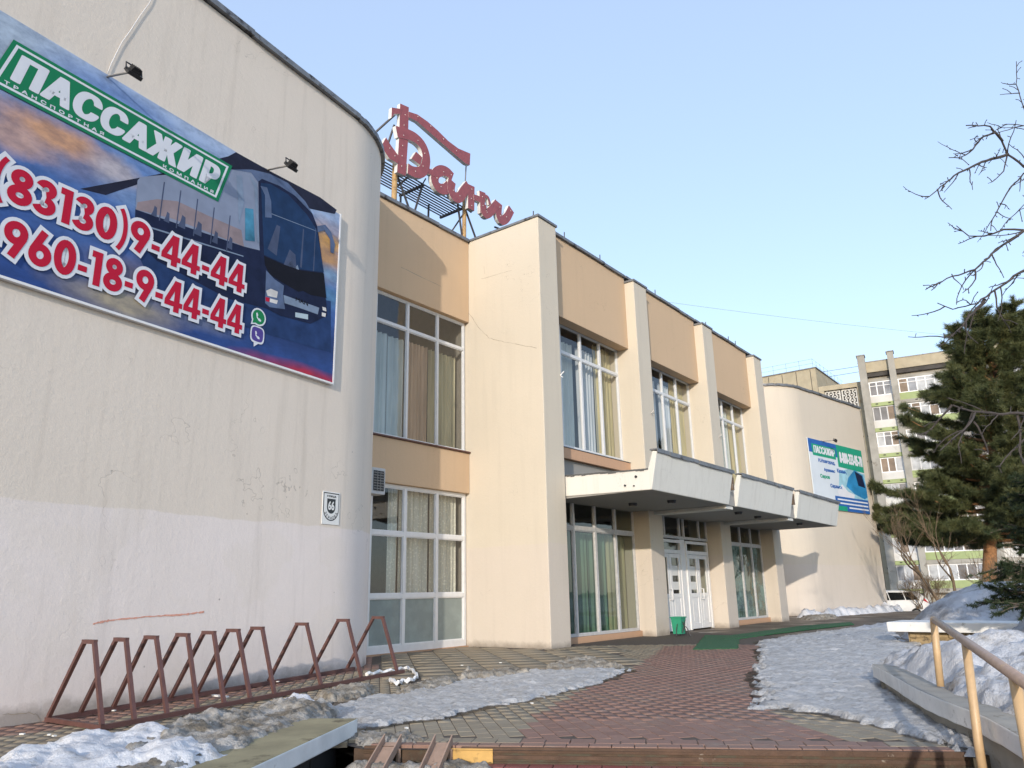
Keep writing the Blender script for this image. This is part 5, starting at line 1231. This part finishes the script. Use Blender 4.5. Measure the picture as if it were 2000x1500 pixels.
# ================================================================== apartment blocks far behind
UB = Vector((math.cos(R(-80.7)), math.sin(R(-80.7)), 0)); VB = Vector((math.cos(R(9.3)), math.sin(R(9.3)), 0)); OB = Vector((87.98, 18.14, 0))
def TA(u, v, z): return OB + UB * u + VB * v + Vector((0, 0, z))
M['panel'] = simple('grey pebble panel', (.30, .285, .25), .95, .25, .7, bump=.4, bscale=9, dark=((.2, .18, .15), .8, .6))
M['yellow_brick'] = simple('sand-lime brick', (.38, .33, .235), .95, .16, 1.2, bump=.3, bscale=8, dark=((.27, .2, .12), .6, .62))
M['parapet_white'] = simple('painted balcony front', (.54, .53, .50), .8, .12, .8, dark=((.38, .36, .33), 1.1, .6))
M['parapet_green'] = simple('lime balcony band', (.29, .345, .16), .8, .12, 1.1)
M['shade_and_joint'] = simple('dark shade and joint fill', (.06, .055, .05), .95, .4, 1.5)  # near-black colour stands in for shade under attics and behind screens; also joints, drains
APT = thing('apartment_block', TA(6, 0, 0), 'nine-storey apartment block with glazed loggias and lime green bands behind the pine', 'building')
mb = MB(); mb.box(-.2, 26, .9, 13, -1, 25.2, T=TA); mb.build('wall', M['panel'], APT)
for (u0, u1) in ((-.25, .5), (2.75, 3.4), (9.5, 10.2), (16, 16.7), (22.5, 23.2)):
    mb = MB(); mb.box(u0, u1, -.35, .9, -1, 26.05, T=TA); mb.build('pilaster', M['panel'], APT)
    mb = MB(); mb.box(u0 - .08, u1 + .08, -.42, .9, 26.053, 26.15, T=TA); mb.build('pilaster_cap', M['flash'], APT)
mb = MB()
for (u0, u1) in ((.5, 2.75), (3.4, 9.5), (10.2, 16), (16.7, 22.5)):
    mb.box(u0, u1, .35, .9, 24.2, 25.35, T=TA)
mb.build('attic_panel', M['yellow_brick'], APT)
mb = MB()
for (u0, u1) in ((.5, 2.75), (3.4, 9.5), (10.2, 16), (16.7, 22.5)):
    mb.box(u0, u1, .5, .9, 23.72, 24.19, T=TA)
mb.build('attic_recess', M['shade_and_joint'], APT)
mb = MB(); mb.box(-.3, 26.2, .3, 13, 25.36, 25.46, T=TA); mb.build('roof', M['flash'], APT)
fr_w, fr_o = M['white_paint'], M['frame_old']
cur_pool = [simple('flat net curtain', (.40, .41, .42), .9, .3, 1.4), simple('flat dim window', (.10, .10, .11), .3, .5, .8), simple('flat brown blind', (.22, .17, .13), .9, .4, 1.), simple('flat net curtain', (.40, .41, .42), .9, .3, 1.4), simple('flat dim window', (.10, .10, .11), .3, .5, .8), simple('flat grey net', (.24, .25, .27), .8, .4, 1.)]
for k in range(8):
    zc = 2.55 + 2.81 * k
    for bi, (u0, u1, nw) in enumerate(((.5, 2.75, 3), (3.4, 9.5, 7), (10.2, 16, 6), (16.7, 22.5, 6))):
        z0, z1 = zc - .78, zc + .78
        mb = MB(); mb.box(u0, u1, .12, .9, z0 - .78, z0 - .03, T=TA)
        pb = mb.build('balcony_front', M['parapet_white'] if bi == 0 or k in (1, 4) and bi != 1 else M['parapet_green'], APT)
        mb = MB(); mb.box(u0, u1, .04, .9, z0 - 1.20, z0 - .80, T=TA); mb.build('balcony_slab', M['parapet_green'] if bi == 0 else M['panel'], APT)
        mb = MB()
        for q in (.25, .8): mb.box(lerp(u0, u1, q) - .12, lerp(u0, u1, q) + .12, -.02, .04, z0 - 1.0, z0 - .9, T=TA)
        mb.build('drain', M['shade_and_joint'], APT)
        mb = MB(); d = .07
        white = random.random() < .65
        for q in range(nw + 1): x = lerp(u0 + d, u1 - d, q / nw); mb.box(x - d / 2 - .02, x + d / 2 + .02, .2, .32, z0, z1, T=TA)
        mb.box(u0, u1, .21, .31, z0 - .028, z0 + .08, T=TA); mb.box(u0, u1, .21, .31, z1 - .08, z1 + .02, T=TA)
        if k in (7, 5) or random.random() < .3: mb.box(u0, u1, .215, .305, z1 - .48, z1 - .42, T=TA)
        wdw = mb.build('window', fr_w if white else fr_o, APT)
        for q in range(nw):
            a, b = lerp(u0 + d, u1 - d, q / nw) + .03, lerp(u0 + d, u1 - d, (q + 1) / nw) - .03
            p = MB(); p.add([TA(a, .27, z0 + .02), TA(b, .27, z0 + .02), TA(b, .27, z1 - .02), TA(a, .27, z1 - .02)], [(0, 1, 2, 3)]); p.build('pane', random.choice(cur_pool), wdw)
        mb = MB(); mb.box(u0, u1, .3, .9, z1 + .02, z1 + .28, T=TA); mb.build('loggia_head', M['panel'], APT)
# stair tower with perforated concrete screens
mb = MB(); mb.box(-4.75, -.2, 1.9, 9, -.3, 23.5, T=TA); mb.build('stair_tower', M['yellow_brick'], APT)
mb = MB(); mb.box(-4.75, -.2, 1.3, 1.9, 23.0, 23.55, T=TA); mb.box(-4.75, -4.2, 1.3, 1.9, -.3, 22.99, T=TA); mb.box(-.75, -.2, 1.3, 1.9, -.3, 22.99, T=TA); mb.build('tower_frame', M['yellow_brick'], APT)
mb = MB(); mb.box(-4.2, -.75, 1.84, 1.895, 0, 23, T=TA); mb.build('tower_shade', M['shade_and_joint'], APT)  # dark sheet painted as the shade behind the screens
for lv in range(4):
    for (u0, u1) in ((-4.15, -2.55), (-2.4, -.8)):
        zt = 22.9 - 2.81 * lv; zb = zt - 2.6; mb = MB(); nc = 4; w = (u1 - u0) / nc; hh = 2.6 / 4
        mb.box(u0, u0 + .1, 1.6, 1.8, zb, zt, T=TA); mb.box(u1 - .1, u1, 1.6, 1.8, zb, zt, T=TA); mb.box(u0 + .1, u1 - .1, 1.6, 1.8, zt - .1, zt, T=TA); mb.box(u0 + .1, u1 - .1, 1.6, 1.8, zb, zb + .1, T=TA)
        for c in range(nc + 1):
            pts = []
            for r_ in range(9):
                off = (w * .24) * (1 if (r_ + c) % 2 else -1); pts.append((u0 + c * w + (off if 0 < c < nc else abs(off) * (1 if c == 0 else -1) * .6), zb + 2.6 * r_ / 8))
            for r_ in range(8):
                (a, z_a), (b, z_b) = pts[r_], pts[r_ + 1]; mb.bar(TA(a, 1.7 + .003 * c, z_a), TA(b, 1.7 + .003 * c, z_b), .15, .15)
            for r_ in range(1, 8):
                if 0 < c < nc and (r_ + c) % 2: pass
        for r_ in range(9):
            for c in range(nc):
                if (r_ + c) % 2 == 0:
                    a = u0 + c * w + .22 * w; b = u0 + (c + 1) * w - .22 * w; z = zb + 2.6 * r_ / 8; mb.bar(TA(a, 1.70, z), TA(b, 1.70, z), .13, .15)
        mb.build('screen', M['parapet_white'], APT)
for z in (3, 5.8, 8.6, 11.4, 14.2, 17, 19.8):
    mb = MB(); mb.box(-.33, -.251, .1, .4, z, z + .18, T=TA); mb.build('drain', M['shade_and_joint'], APT)

BLK = thing('apartment_block', (92.3, 24.1, 0), 'yellow brick end of an apartment block rising behind the far curved wing', 'building')
X0, Y0_, ZT = 92.25, 24.09, 26.9
mb = MB(); mb.box(X0, X0 + 16, Y0_, Y0_ + 24, -.3, ZT); mb.build('wall', M['yellow_brick'], BLK)
mb = MB(); mb.box(X0 - .12, X0 + 16, Y0_ - .12, Y0_ + 24, ZT + .003, ZT + .12); mb.build('roof', M['flash'], BLK)
for k in range(14):
    y = Y0_ + .6 + 1.7 * k; mb = MB(); mb.box(X0 - .03, X0 - .002, y, y + .06, 10, ZT - .1); mb.build('panel_joint', M['shade_and_joint'], BLK)
for y in (Y0_ + 8.2, Y0_ + 15): mb = MB(); mb.box(X0 - .5, X0 + .4, y, y + 1.3, -.3, ZT + .5); mb.box(X0 - .6, X0 + .5, y - .1, y + 1.4, ZT + .503, ZT + .65); mb.build('pilaster', M['yellow_brick'], BLK)
mb = MB()
for k in range(9): mb.tube([(X0 + .2, Y0_ + .3 + 1.6 * k, ZT + .1), (X0 + .2, Y0_ + .3 + 1.6 * k, ZT + 1.3)], .018, 4)
for z in (.7, 1.25): mb.tube([(X0 + .2, Y0_ + .3, ZT + z), (X0 + .2, Y0_ + 13.2, ZT + z)], .014, 4); mb.tube([(X0 + .2, Y0_ + .3, ZT + z), (X0 + 14, Y0_ + .3, ZT + z)], .014, 4)
for k in range(1, 9): mb.tube([(X0 + .2 + 1.6 * k, Y0_ + .3, ZT + .1), (X0 + .2 + 1.6 * k, Y0_ + .3, ZT + 1.3)], .018, 4)
mb.build('roof_railing', M['steel'], BLK)

# wires against the sky
def wire(a, b, sag, r, label):
    a, b = Vector(a), Vector(b); pts = [a.lerp(b, k / 24) - Vector((0, 0, sag * 4 * (k / 24) * (1 - k / 24))) for k in range(25)]
    mb = MB(); mb.tube(pts, r, 4); tag(mb.build('overhead_wire', M['steel']), label, 'wire')
wA, wB = [(41.58,19.668,19.013),(78.604,-4.22,19.923)]
wire(wA, wB, .4, .008, 'long thin wire crossing the sky from the roof edge to the trees')
wA, wB = [(91.943,31.095,26.443),(127.137,-1.947,35.47)]
wire(wA, wB, .3, .03, 'upper thin wire beside the apartment roofs'); wire(wA + Vector if False else (wA[0], wA[1], wA[2] - .8), (wB[0], wB[1], wB[2] - .6), .3, .03, 'lower thin wire beside the apartment roofs')

# ================================================================== parked car
CAR = thing('parked_car', (47.6, 10.3, 0), 'white hatchback seen from behind its rear corner beside the far wing', 'car')
M['car_white'] = simple('white car paint', (.70, .71, .72), .22, .04, 2, spec=.6); M['car_glass'] = simple('dark car glass', (.012, .014, .016), .06, .3, spec=.7)
M['tail_red'] = simple('red tail lamp', (.46, .015, .02), .2, .2, 4); M['tyre'] = simple('tyre rubber', (.02, .02, .02), .85, .2); M['car_plastic'] = simple('dark bumper plastic', (.03, .03, .033), .6, .2)
cr = Vector((52.2, 9.3, -.62)); ch = R(128)          # rear bumper centre and heading
cf = Vector((math.cos(ch), math.sin(ch), 0)); cs = Vector((-cf.y, cf.x, 0))
def TCAR(l, s, z): return cr + (cf * l + cs * s + Vector((0, 0, z))) * 1.12
sect = [  # l, half width at sill, belt, roof ; z sill, belt, roof
    (0.0, .70, .74, .60, .42, .95, .97), (.12, .80, .83, .62, .30, .98, 1.18), (.45, .84, .88, .60, .24, 1.0, 1.40), (1.0, .86, .90, .60, .22, .98, 1.49), (1.9, .86, .90, .60, .22, .95, 1.50), (2.5, .86, .90, .58, .22, .93, 1.42), (3.15, .85, .89, .66, .22, .93, 1.02), (3.9, .82, .84, .60, .24, .80, .86), (4.25, .66, .68, .45, .35, .66, .70)]
V, F = [], []; n = 10
for (l, a, b, c, zs, zb, zr_) in sect:
    for s, z in ((-a * .9, zs), (-a, zs + .12), (-b, (zs + zb) / 2), (-b * .98, zb), (-c, zr_ - .03), (0, zr_ + .02), (c, zr_ - .03), (b * .98, zb), (b, (zs + zb) / 2), (a, zs + .12), (a * .9, zs)): V.append(TCAR(l, s, z))
m_ = 11
for i in range(len(sect) - 1):
    for j in range(m_ - 1): F.append((i * m_ + j, i * m_ + j + 1, (i + 1) * m_ + j + 1, (i + 1) * m_ + j))
    F.append((i * m_ + m_ - 1, i * m_, (i + 1) * m_, (i + 1) * m_ + m_ - 1))
F += [tuple(range(m_)), tuple((len(sect) - 1) * m_ + j for j in reversed(range(m_)))]
mb = MB(); mb.add(V, F); mb.build('body', M['car_white'], CAR, smooth=True, bevel=.02)
def cquad(pts, name, mat, o=.012):
    mb = MB(); mb.add([TCAR(*p) for p in pts], [tuple(range(len(pts)))]); return mb.build(name, M[mat], CAR)
for sgn in (-1, 1):
    y = lambda z, f=sgn: f * (lerp(.895, .615, (z - .97) / .5) + .014)
    for l0, l1, l2_, l3 in ((.62, 1.28, 1.28, .85), (1.34, 2.1, 2.1, 1.34), (2.16, 2.95, 2.35, 2.16)):
        cquad([(l0, y(1.01), 1.01), (l1, y(1.0), 1.0), (l2_, y(1.40), 1.40), (l3, y(1.38), 1.38)], 'side_window', 'car_glass')
    cquad([(-.012, sgn * .46, .80), (.10, sgn * .845, .82), (.42, sgn * .905, .98), (.30, sgn * .86, 1.06), (.04, sgn * .70, 1.0), (-.01, sgn * .50, .93)], 'tail_lamp', 'tail_red')
    for l in (.85, 3.35):
        w = thing('wheel_', (0, 0, 0), None, None) if False else None
        mb = MB(); mb.tube([TCAR(l, sgn * .72, .31), TCAR(l, sgn * .895, .31)], .31, 20); wh = mb.build('wheel', M['tyre'], CAR)
        mb = MB(); mb.tube([TCAR(l, sgn * .896, .31), TCAR(l, sgn * .905, .31)], .20, 14); mb.build('rim', M['steel'], wh)
cquad([(.035, -.60, 1.03), (.035, .60, 1.03), (.36, .53, 1.37), (.36, -.53, 1.37)], 'rear_window', 'car_glass')
mb = MB(); mb.box(.18, .50, -.55, .55, 1.385, 1.42, T=TCAR); mb.build('roof_spoiler', M['car_white'], CAR)
mb = MB(); mb.box(-.03, .1, -.68, .68, .30, .46, T=TCAR); mb.build('bumper', M['car_plastic'], CAR)

# ================================================================== trees
def needle_mesh(tips, per, L, w, rng, spread=1.0):
    """tips: (pos, dir) arrays -> thin triangles bursting round each twig tip"""
    P = np.repeat(np.array([t[0] for t in tips]), per, 0); D = np.repeat(np.array([t[1] for t in tips]), per, 0); n = len(P)
    r = rng.normal(size=(n, 3)); r /= np.linalg.norm(r, axis=1)[:, None]
    d = D * rng.uniform(.35, 1.0, (n, 1)) + r * spread * rng.uniform(.5, 1.0, (n, 1)); d /= np.linalg.norm(d, axis=1)[:, None]
    base = P + D * rng.uniform(-.5, .35, (n, 1)) * L * 1.6
    ln = L * rng.uniform(.65, 1.15, (n, 1)); q = np.cross(d, rng.normal(size=(n, 3))); q /= np.linalg.norm(q, axis=1)[:, None] + 1e-9
    V = np.stack([base - q * w / 2, base + q * w / 2, base + d * ln], 1).reshape(-1, 3)
    return V, np.arange(n * 3).reshape(n, 3)
def pine(base, Ht, crown0, prof, label, seed, mat='pine', bark='pine_bark', r0=.2, limbs=46, lean=(0, 0), per=34, L=.16, w=.014, droop=.0, tw=9, name='pine_tree', cat='tree', visible=None):
    rng = np.random.default_rng(seed); rr = random.Random(seed); b = Vector(base); T = thing(name, base, label, cat)
    def axis(t): return b + Vector((lean[0] * t + .12 * math.sin(t * 5 + seed), lean[1] * t + .12 * math.cos(t * 4), Ht * t))
    mb = MB(); mb.tube([axis(k / 14) for k in range(15)], [r0 * (1 - .93 * k / 14) for k in range(15)], 9); mb.build('trunk', M[bark], T, smooth=True)
    br = MB(); tips = []
    for i in range(limbs):
        h = crown0 + (1 - crown0) * ((i + rr.random() * .8) / limbs) ** 1.25; p = axis(min(h, .995)); az = i * 2.399 + rr.uniform(-.4, .4)
        Lb = prof((h - crown0) / (1 - crown0)) * rr.uniform(.72, 1.12); out = Vector((math.cos(az), math.sin(az), 0))
        rise = lerp(-.16 if droop == 0 else .05, .75, (h - crown0) / (1 - crown0)) - droop
        pts = []
        for k in range(7):
            t = k / 6; pts.append(p + out * Lb * t + Vector((0, 0, Lb * (rise * t + (.22 if droop == 0 else .16) * t * t))) + Vector((rr.uniform(-.05, .05), rr.uniform(-.05, .05), rr.uniform(-.04, .04))) * Lb * .5 * t)
        br.tube(pts, [max(.008, r0 * .24 * (1 - .88 * k / 6) * min(1, Lb / 2)) for k in range(7)], 5, cap=False)
        nt = int(tw * Lb) + 3
        for j in range(nt):
            t = rr.uniform(.12, 1.0) ** .8; k = min(5, int(t * 6)); q = pts[k].lerp(pts[k + 1], t * 6 - k); side = out.cross(Vector((0, 0, 1))) * rr.choice((-1, 1))
            d = (out * rr.uniform(.3, 1) + side * rr.uniform(.2, 1.1) + Vector((0, 0, rr.uniform(-.15, .55) - droop * .8))).normalized(); l = rr.uniform(.25, .75) * (1.25 - t * .55) * min(1.2, .4 + Lb * .3)
            e = q + d * l; br.tube([q, q.lerp(e, .5) + Vector((0, 0, .03)), e], [.012, .009, .005], 3, cap=False)
            for s in (.4, .62, .82, 1.0):
                d2 = (d + Vector((rr.uniform(-.5, .5), rr.uniform(-.5, .5), rr.uniform(-.1, .5)))).normalized(); tips.append((tuple(q.lerp(e, s) + d2 * rr.uniform(0, .12)), tuple(d2)))
        tips.append((tuple(pts[-1]), tuple((pts[-1] - pts[-2]).normalized())))
    br.build('branches', M[bark], T)
    V, F = needle_mesh(tips, per, L, w, rng); raw_mesh('crown', V, F, M[mat], T)
    return T
pb = Vector((48.8, 5.4, -.1))
pine(pb, 16.0, .23, lambda s: 6.9 * (1 - .80 * s ** 1.15) * (.80 + .20 * math.sin(s * 17)), 'bushy dark green pine with an orange trunk behind the snow mound', 5, limbs=118, r0=.40, per=50, L=.32, w=.022, lean=(1.4, -2.3), tw=12)
pine(Vector((17.65, -.1, 0)), 5.6, .22, lambda s: 2.0 * (1 - s) + .15, 'dark spruce with drooping boughs at the right edge', 11, 'spruce', 'bark', r0=.2, limbs=70, per=44, L=.085, w=.012, droop=.42, tw=16, name='spruce_tree')

def bare_tree(name, base, label, seed, Ht, r0, levels=5, spread=.75, mat='bush_twig', group=None, lean=(0, 0), n0=1):
    rr = random.Random(seed); T = thing(name, base, label, 'tree' if n0 == 1 else 'bush', group); mbT = MB(); mbC = MB(); b = Vector(base)
    def grow(p, d, L, r, lv):
        pts = [p]; q = Vector(d)
        for k in range(4):
            q = (q + Vector((rr.uniform(-.22, .22), rr.uniform(-.22, .22), rr.uniform(-.08, .2)))).normalized(); pts.append(pts[-1] + q * L / 4)
        (mbT if lv == 0 else mbC).tube(pts, [lerp(r, r * .55, k / 4) for k in range(5)], 6 if lv < 2 else 4, cap=False)
        if lv >= levels: return
        for c in range(rr.choice((2, 3, 3)) if lv else rr.choice((3, 4))):
            t = rr.uniform(.4, 1) if c else 1.; k = min(3, int(t * 4)); s = pts[k].lerp(pts[k + 1], t * 4 - k)
            d2 = (q + Vector((rr.uniform(-1, 1), rr.uniform(-1, 1), rr.uniform(-.35, .6))) * spread).normalized(); grow(s, d2, L * rr.uniform(.55, .85), max(.006, r * .55 * rr.uniform(.7, 1)), lv + 1)
    for c in range(n0):
        d = Vector((rr.uniform(-.25, .25) + lean[0], rr.uniform(-.25, .25) + lean[1], 1)).normalized() if n0 == 1 else Vector((rr.uniform(-.7, .7), rr.uniform(-.7, .7), 1)).normalized()
        grow(b + Vector((rr.uniform(-.3, .3), rr.uniform(-.3, .3), 0)) * (n0 > 1), d, Ht * rr.uniform(.8, 1.1), r0, 0)
    mbT.build('trunk', M[mat], T, smooth=True); mbC.build('crown', M[mat], T)
    return T
bp = [(40.512,6.208,1.135),(37.486,5.231,1.137),(50.688,9.349,0.261),(51.346,8.484,0.526),(56.706,11.349,0.306),(39.796,3.847,1.095),(36.589,3.108,1.103)]
bare_tree('bare_tree', (bp[0][0], bp[0][1], 0), 'leaning bare young tree behind the snow mound, left of the pine trunk', 21, 2.2, .11, 5, .7, lean=(-.1, .35))
bare_tree('bare_tree', (bp[1][0], bp[1][1], 0), 'thin bare young tree just left of the pine trunk', 34, 1.9, .08, 4, .65)
for i, lab in ((2, 'tangled leafless bush nearest the white car'), (3, 'tangled leafless bush left of the snow mound'), (5, 'leafless bush at the right of the pine trunk'), (6, 'leafless bush under the spruce at the right edge')):
    bare_tree('bare_bush', (bp[i][0], bp[i][1], 0), lab, 50 + i, .8 if i < 5 else 1.0, .022, 4, .8, n0=9, group='leafless bushes by the yard')

# ---- old fruit tree whose boughs reach in from the right
FT = thing('fruit_tree', (10.6, -3.2, 0), 'bare fruit tree whose gnarled twigs reach in from the right edge', 'tree')
rr = random.Random(77)
trunk = [Vector(p) for p in ((10.6, -3.2, -.1), (10.5, -3.1, 1.2), (10.7, -2.9, 2.2))]
lim = [Vector(p) for p in ((10.7, -2.9, 2.2), (10.6, -2.7, 3.3), (10.4, -2.6, 4.4), (10.3, -2.7, 5.5))]
mb = MB(); mb.tube(trunk, [.17, .14, .12], 10); mb.tube(lim, [.11, .085, .06, .035], 8); mb.build('trunk', M['twig'], FT, smooth=True)
BR = [
  ([(12.639,-0.757,7.2),(12.199,-0.344,6.784),(11.832,-0.027,6.887),(11.597,0.117,7.024),(11.446,0.15,7.179),(11.255,0.235,7.349),(10.932,0.496,7.298)], 3, .026, .006),
  ([(11.597,0.117,7.024),(11.319,0.317,6.888),(11.081,0.465,6.77),(10.755,0.728,6.54),(10.513,0.881,6.321),(10.249,1.062,6.093)], 0, .016, .004),
  ([(11.446,0.15,7.179),(11.287,0.194,7.251),(11.061,0.326,7.135),(10.794,0.511,6.819),(10.575,0.634,6.678),(10.499,0.734,6.688)], 0, .012, .004),
  ([(13,-0.736,7.131),(12.667,-0.299,7.017),(12.322,-0.011,7.017),(12.065,0.162,6.75),(11.938,0.33,6.487),(11.723,0.447,6.199),(11.685,0.496,6.021)], 2, .016, .005),
  ([(11.536,-0.629,5.748),(11.085,-0.2,5.638),(10.717,0.117,5.52),(10.359,0.423,5.225),(10.057,0.655,4.932),(9.763,0.876,4.803),(9.531,1.015,4.669),(9.48,1.082,4.594)], 2, .022, .004),
  ([(10.719,0.115,5.534),(10.694,0.313,5.602),(10.659,0.523,5.55),(10.542,0.678,5.555),(10.575,0.8,5.758)], 0, .010, .004),
  ([(11.769,-0.605,5.341),(11.271,-0.116,5.203),(10.902,0.204,5.085),(10.53,0.528,4.785),(10.262,0.715,4.577),(9.954,0.955,4.467),(9.739,1.072,4.511)], 1, .026, .004),
  ([(10.444,0.642,4.66),(10.188,0.813,4.408),(10.119,0.904,4.287),(9.919,1.002,4.133),(9.852,1.09,4.123)], 0, .012, .004),
  ([(12.857,-0.383,7.2),(12.724,-0.208,7.987),(12.707,-0.186,8.237),(12.687,-0.16,8.662),(12.736,-0.225,9.075)], 3, .014, .004),
  ([(12.702,-0.179,8.507),(12.621,-0.073,8.501),(12.515,0.066,8.487)], 0, .006, .003),
  ([(13.381,-0.742,7.925),(12.997,-0.402,8.093),(12.671,-0.138,7.936),(12.526,0.052,7.976),(12.289,0.199,7.818)], 3, .013, .004),
  ([(10.057,0.655,4.932),(10.046,0.668,4.807),(9.862,0.746,4.637),(9.814,0.809,4.594)], 0, .008, .003),
  ([(10.53,0.528,4.785),(10.523,0.538,4.557),(10.549,0.504,4.39),(10.707,0.46,4.257)], 0, .008, .003),
  ([(11.511,0.064,6.198),(11.385,0.23,6.012),(11.188,0.325,5.852),(11.105,0.433,5.67)], 2, .008, .003),
  ([(11.581,0.138,7),(11.412,0.195,6.704),(11.327,0.306,6.59),(11.135,0.394,6.473)], 0, .008, .003),
  ([(11.911,-0.461,3.163),(11.219,0.118,3.251),(10.68,0.497,3.243),(10.377,0.729,3.227),(10.081,0.953,3.235),(9.83,1.118,3.296)], 0, .022, .007),
  ([(9.83,1.118,3.296),(9.861,1.243,3.193),(9.896,1.362,3.077),(9.829,1.45,2.988)], -1, .010, .004),
  ([(10.098,0.931,3.222),(9.923,0.995,3.069),(9.82,1.131,2.93),(9.576,1.286,2.752)], -1, .010, .004),
  ([(10.076,0.96,3.125),(10.116,0.907,2.967),(10.252,0.894,2.762),(10.195,0.969,2.734)], -1, .009, .004),
  ([(10.634,0.557,3.232),(10.63,0.562,3.015),(10.59,0.614,2.802),(10.601,0.6,2.681)], -1, .011, .004),
  ([(10.806,0.496,3.001),(10.654,0.696,2.809),(10.552,0.83,2.653),(10.523,0.867,2.63)], -1, .009, .003),
  ([(10.098,0.931,3.222),(10.099,1.095,3.009),(10.054,1.154,2.859),(10.053,1.156,2.649)], -1, .008, .003)]
mb = MB(); sp = MB()
for pts, root, ra, rb in BR:
    pts = [Vector(p) for p in pts]
    if root > 0: pts = [lim[root].copy(), lim[root].lerp(pts[0], .55) + Vector((0, 0, .1))] + pts
    elif root == 0 and pts[0].y < -1.9 and ra > .02: pts = [trunk[2].copy()] + pts
    # denser, crooked line
    out = []
    for i in range(len(pts) - 1):
        k = max(2, int((pts[i + 1] - pts[i]).length / .09))
        for j in range(k):
            q = pts[i].lerp(pts[i + 1], j / k); out.append(q + Vector((rr.uniform(-.008, .008), rr.uniform(-.008, .008), rr.uniform(-.008, .008))))
    out.append(pts[-1]); n = len(out)
    mb.tube(out, [lerp(ra * (1.9 if root > 0 else 1.35), rb * 1.3, i / (n - 1)) for i in range(n)], 6, cap=False)
    for i in range(3, n - 1, 2):
        if ra > .009 and rr.random() < .8:
            d = (out[i + 1] - out[i]).normalized(); sd_ = (d * rr.uniform(.4, 1.1) + Vector((rr.uniform(-.6, .6), rr.uniform(-.6, .6), rr.uniform(-.9, .5)))).normalized(); q = out[i]; tw = [q]; l = rr.uniform(.15, .55)
            for k in range(6):
                sd_ = (sd_ + Vector((rr.uniform(-.25, .25), rr.uniform(-.25, .25), rr.uniform(-.22, .22)))).normalized(); q = q + sd_ * l / 6; tw.append(q)
            mb.tube(tw, [lerp(.0085, .004, k / 6) for k in range(7)], 4, cap=False)
            for k in range(1, 6):
                if rr.random() < .6:
                    e = tw[k] + Vector((rr.uniform(-1, 1), rr.uniform(-1, 1), rr.uniform(-1, 1))).normalized() * rr.choice((.02, .03, .05)); sp.tube([tw[k], e], [.005, .0055], 4)
    for i in range(2, n - 1):
        if rr.random() < .78:
            d = (out[i + 1] - out[i]).normalized(); s = (d * rr.uniform(.1, .9) + Vector((rr.uniform(-1, 1), rr.uniform(-1, 1), rr.uniform(-1, 1)))).normalized(); l = rr.choice((.025, .035, .05, .09, .16))
            e = out[i] + s * l; m = out[i].lerp(e, .5) + Vector((0, 0, l * .12)); sp.tube([out[i], m, e], [.006, .005, .0045], 4); sp.tube([e - s * .008, e, e + s * .014], [.005, .008, .001], 4)
mb.build('bough', M['twig'], FT); sp.build('spurs', M['twig'], FT)
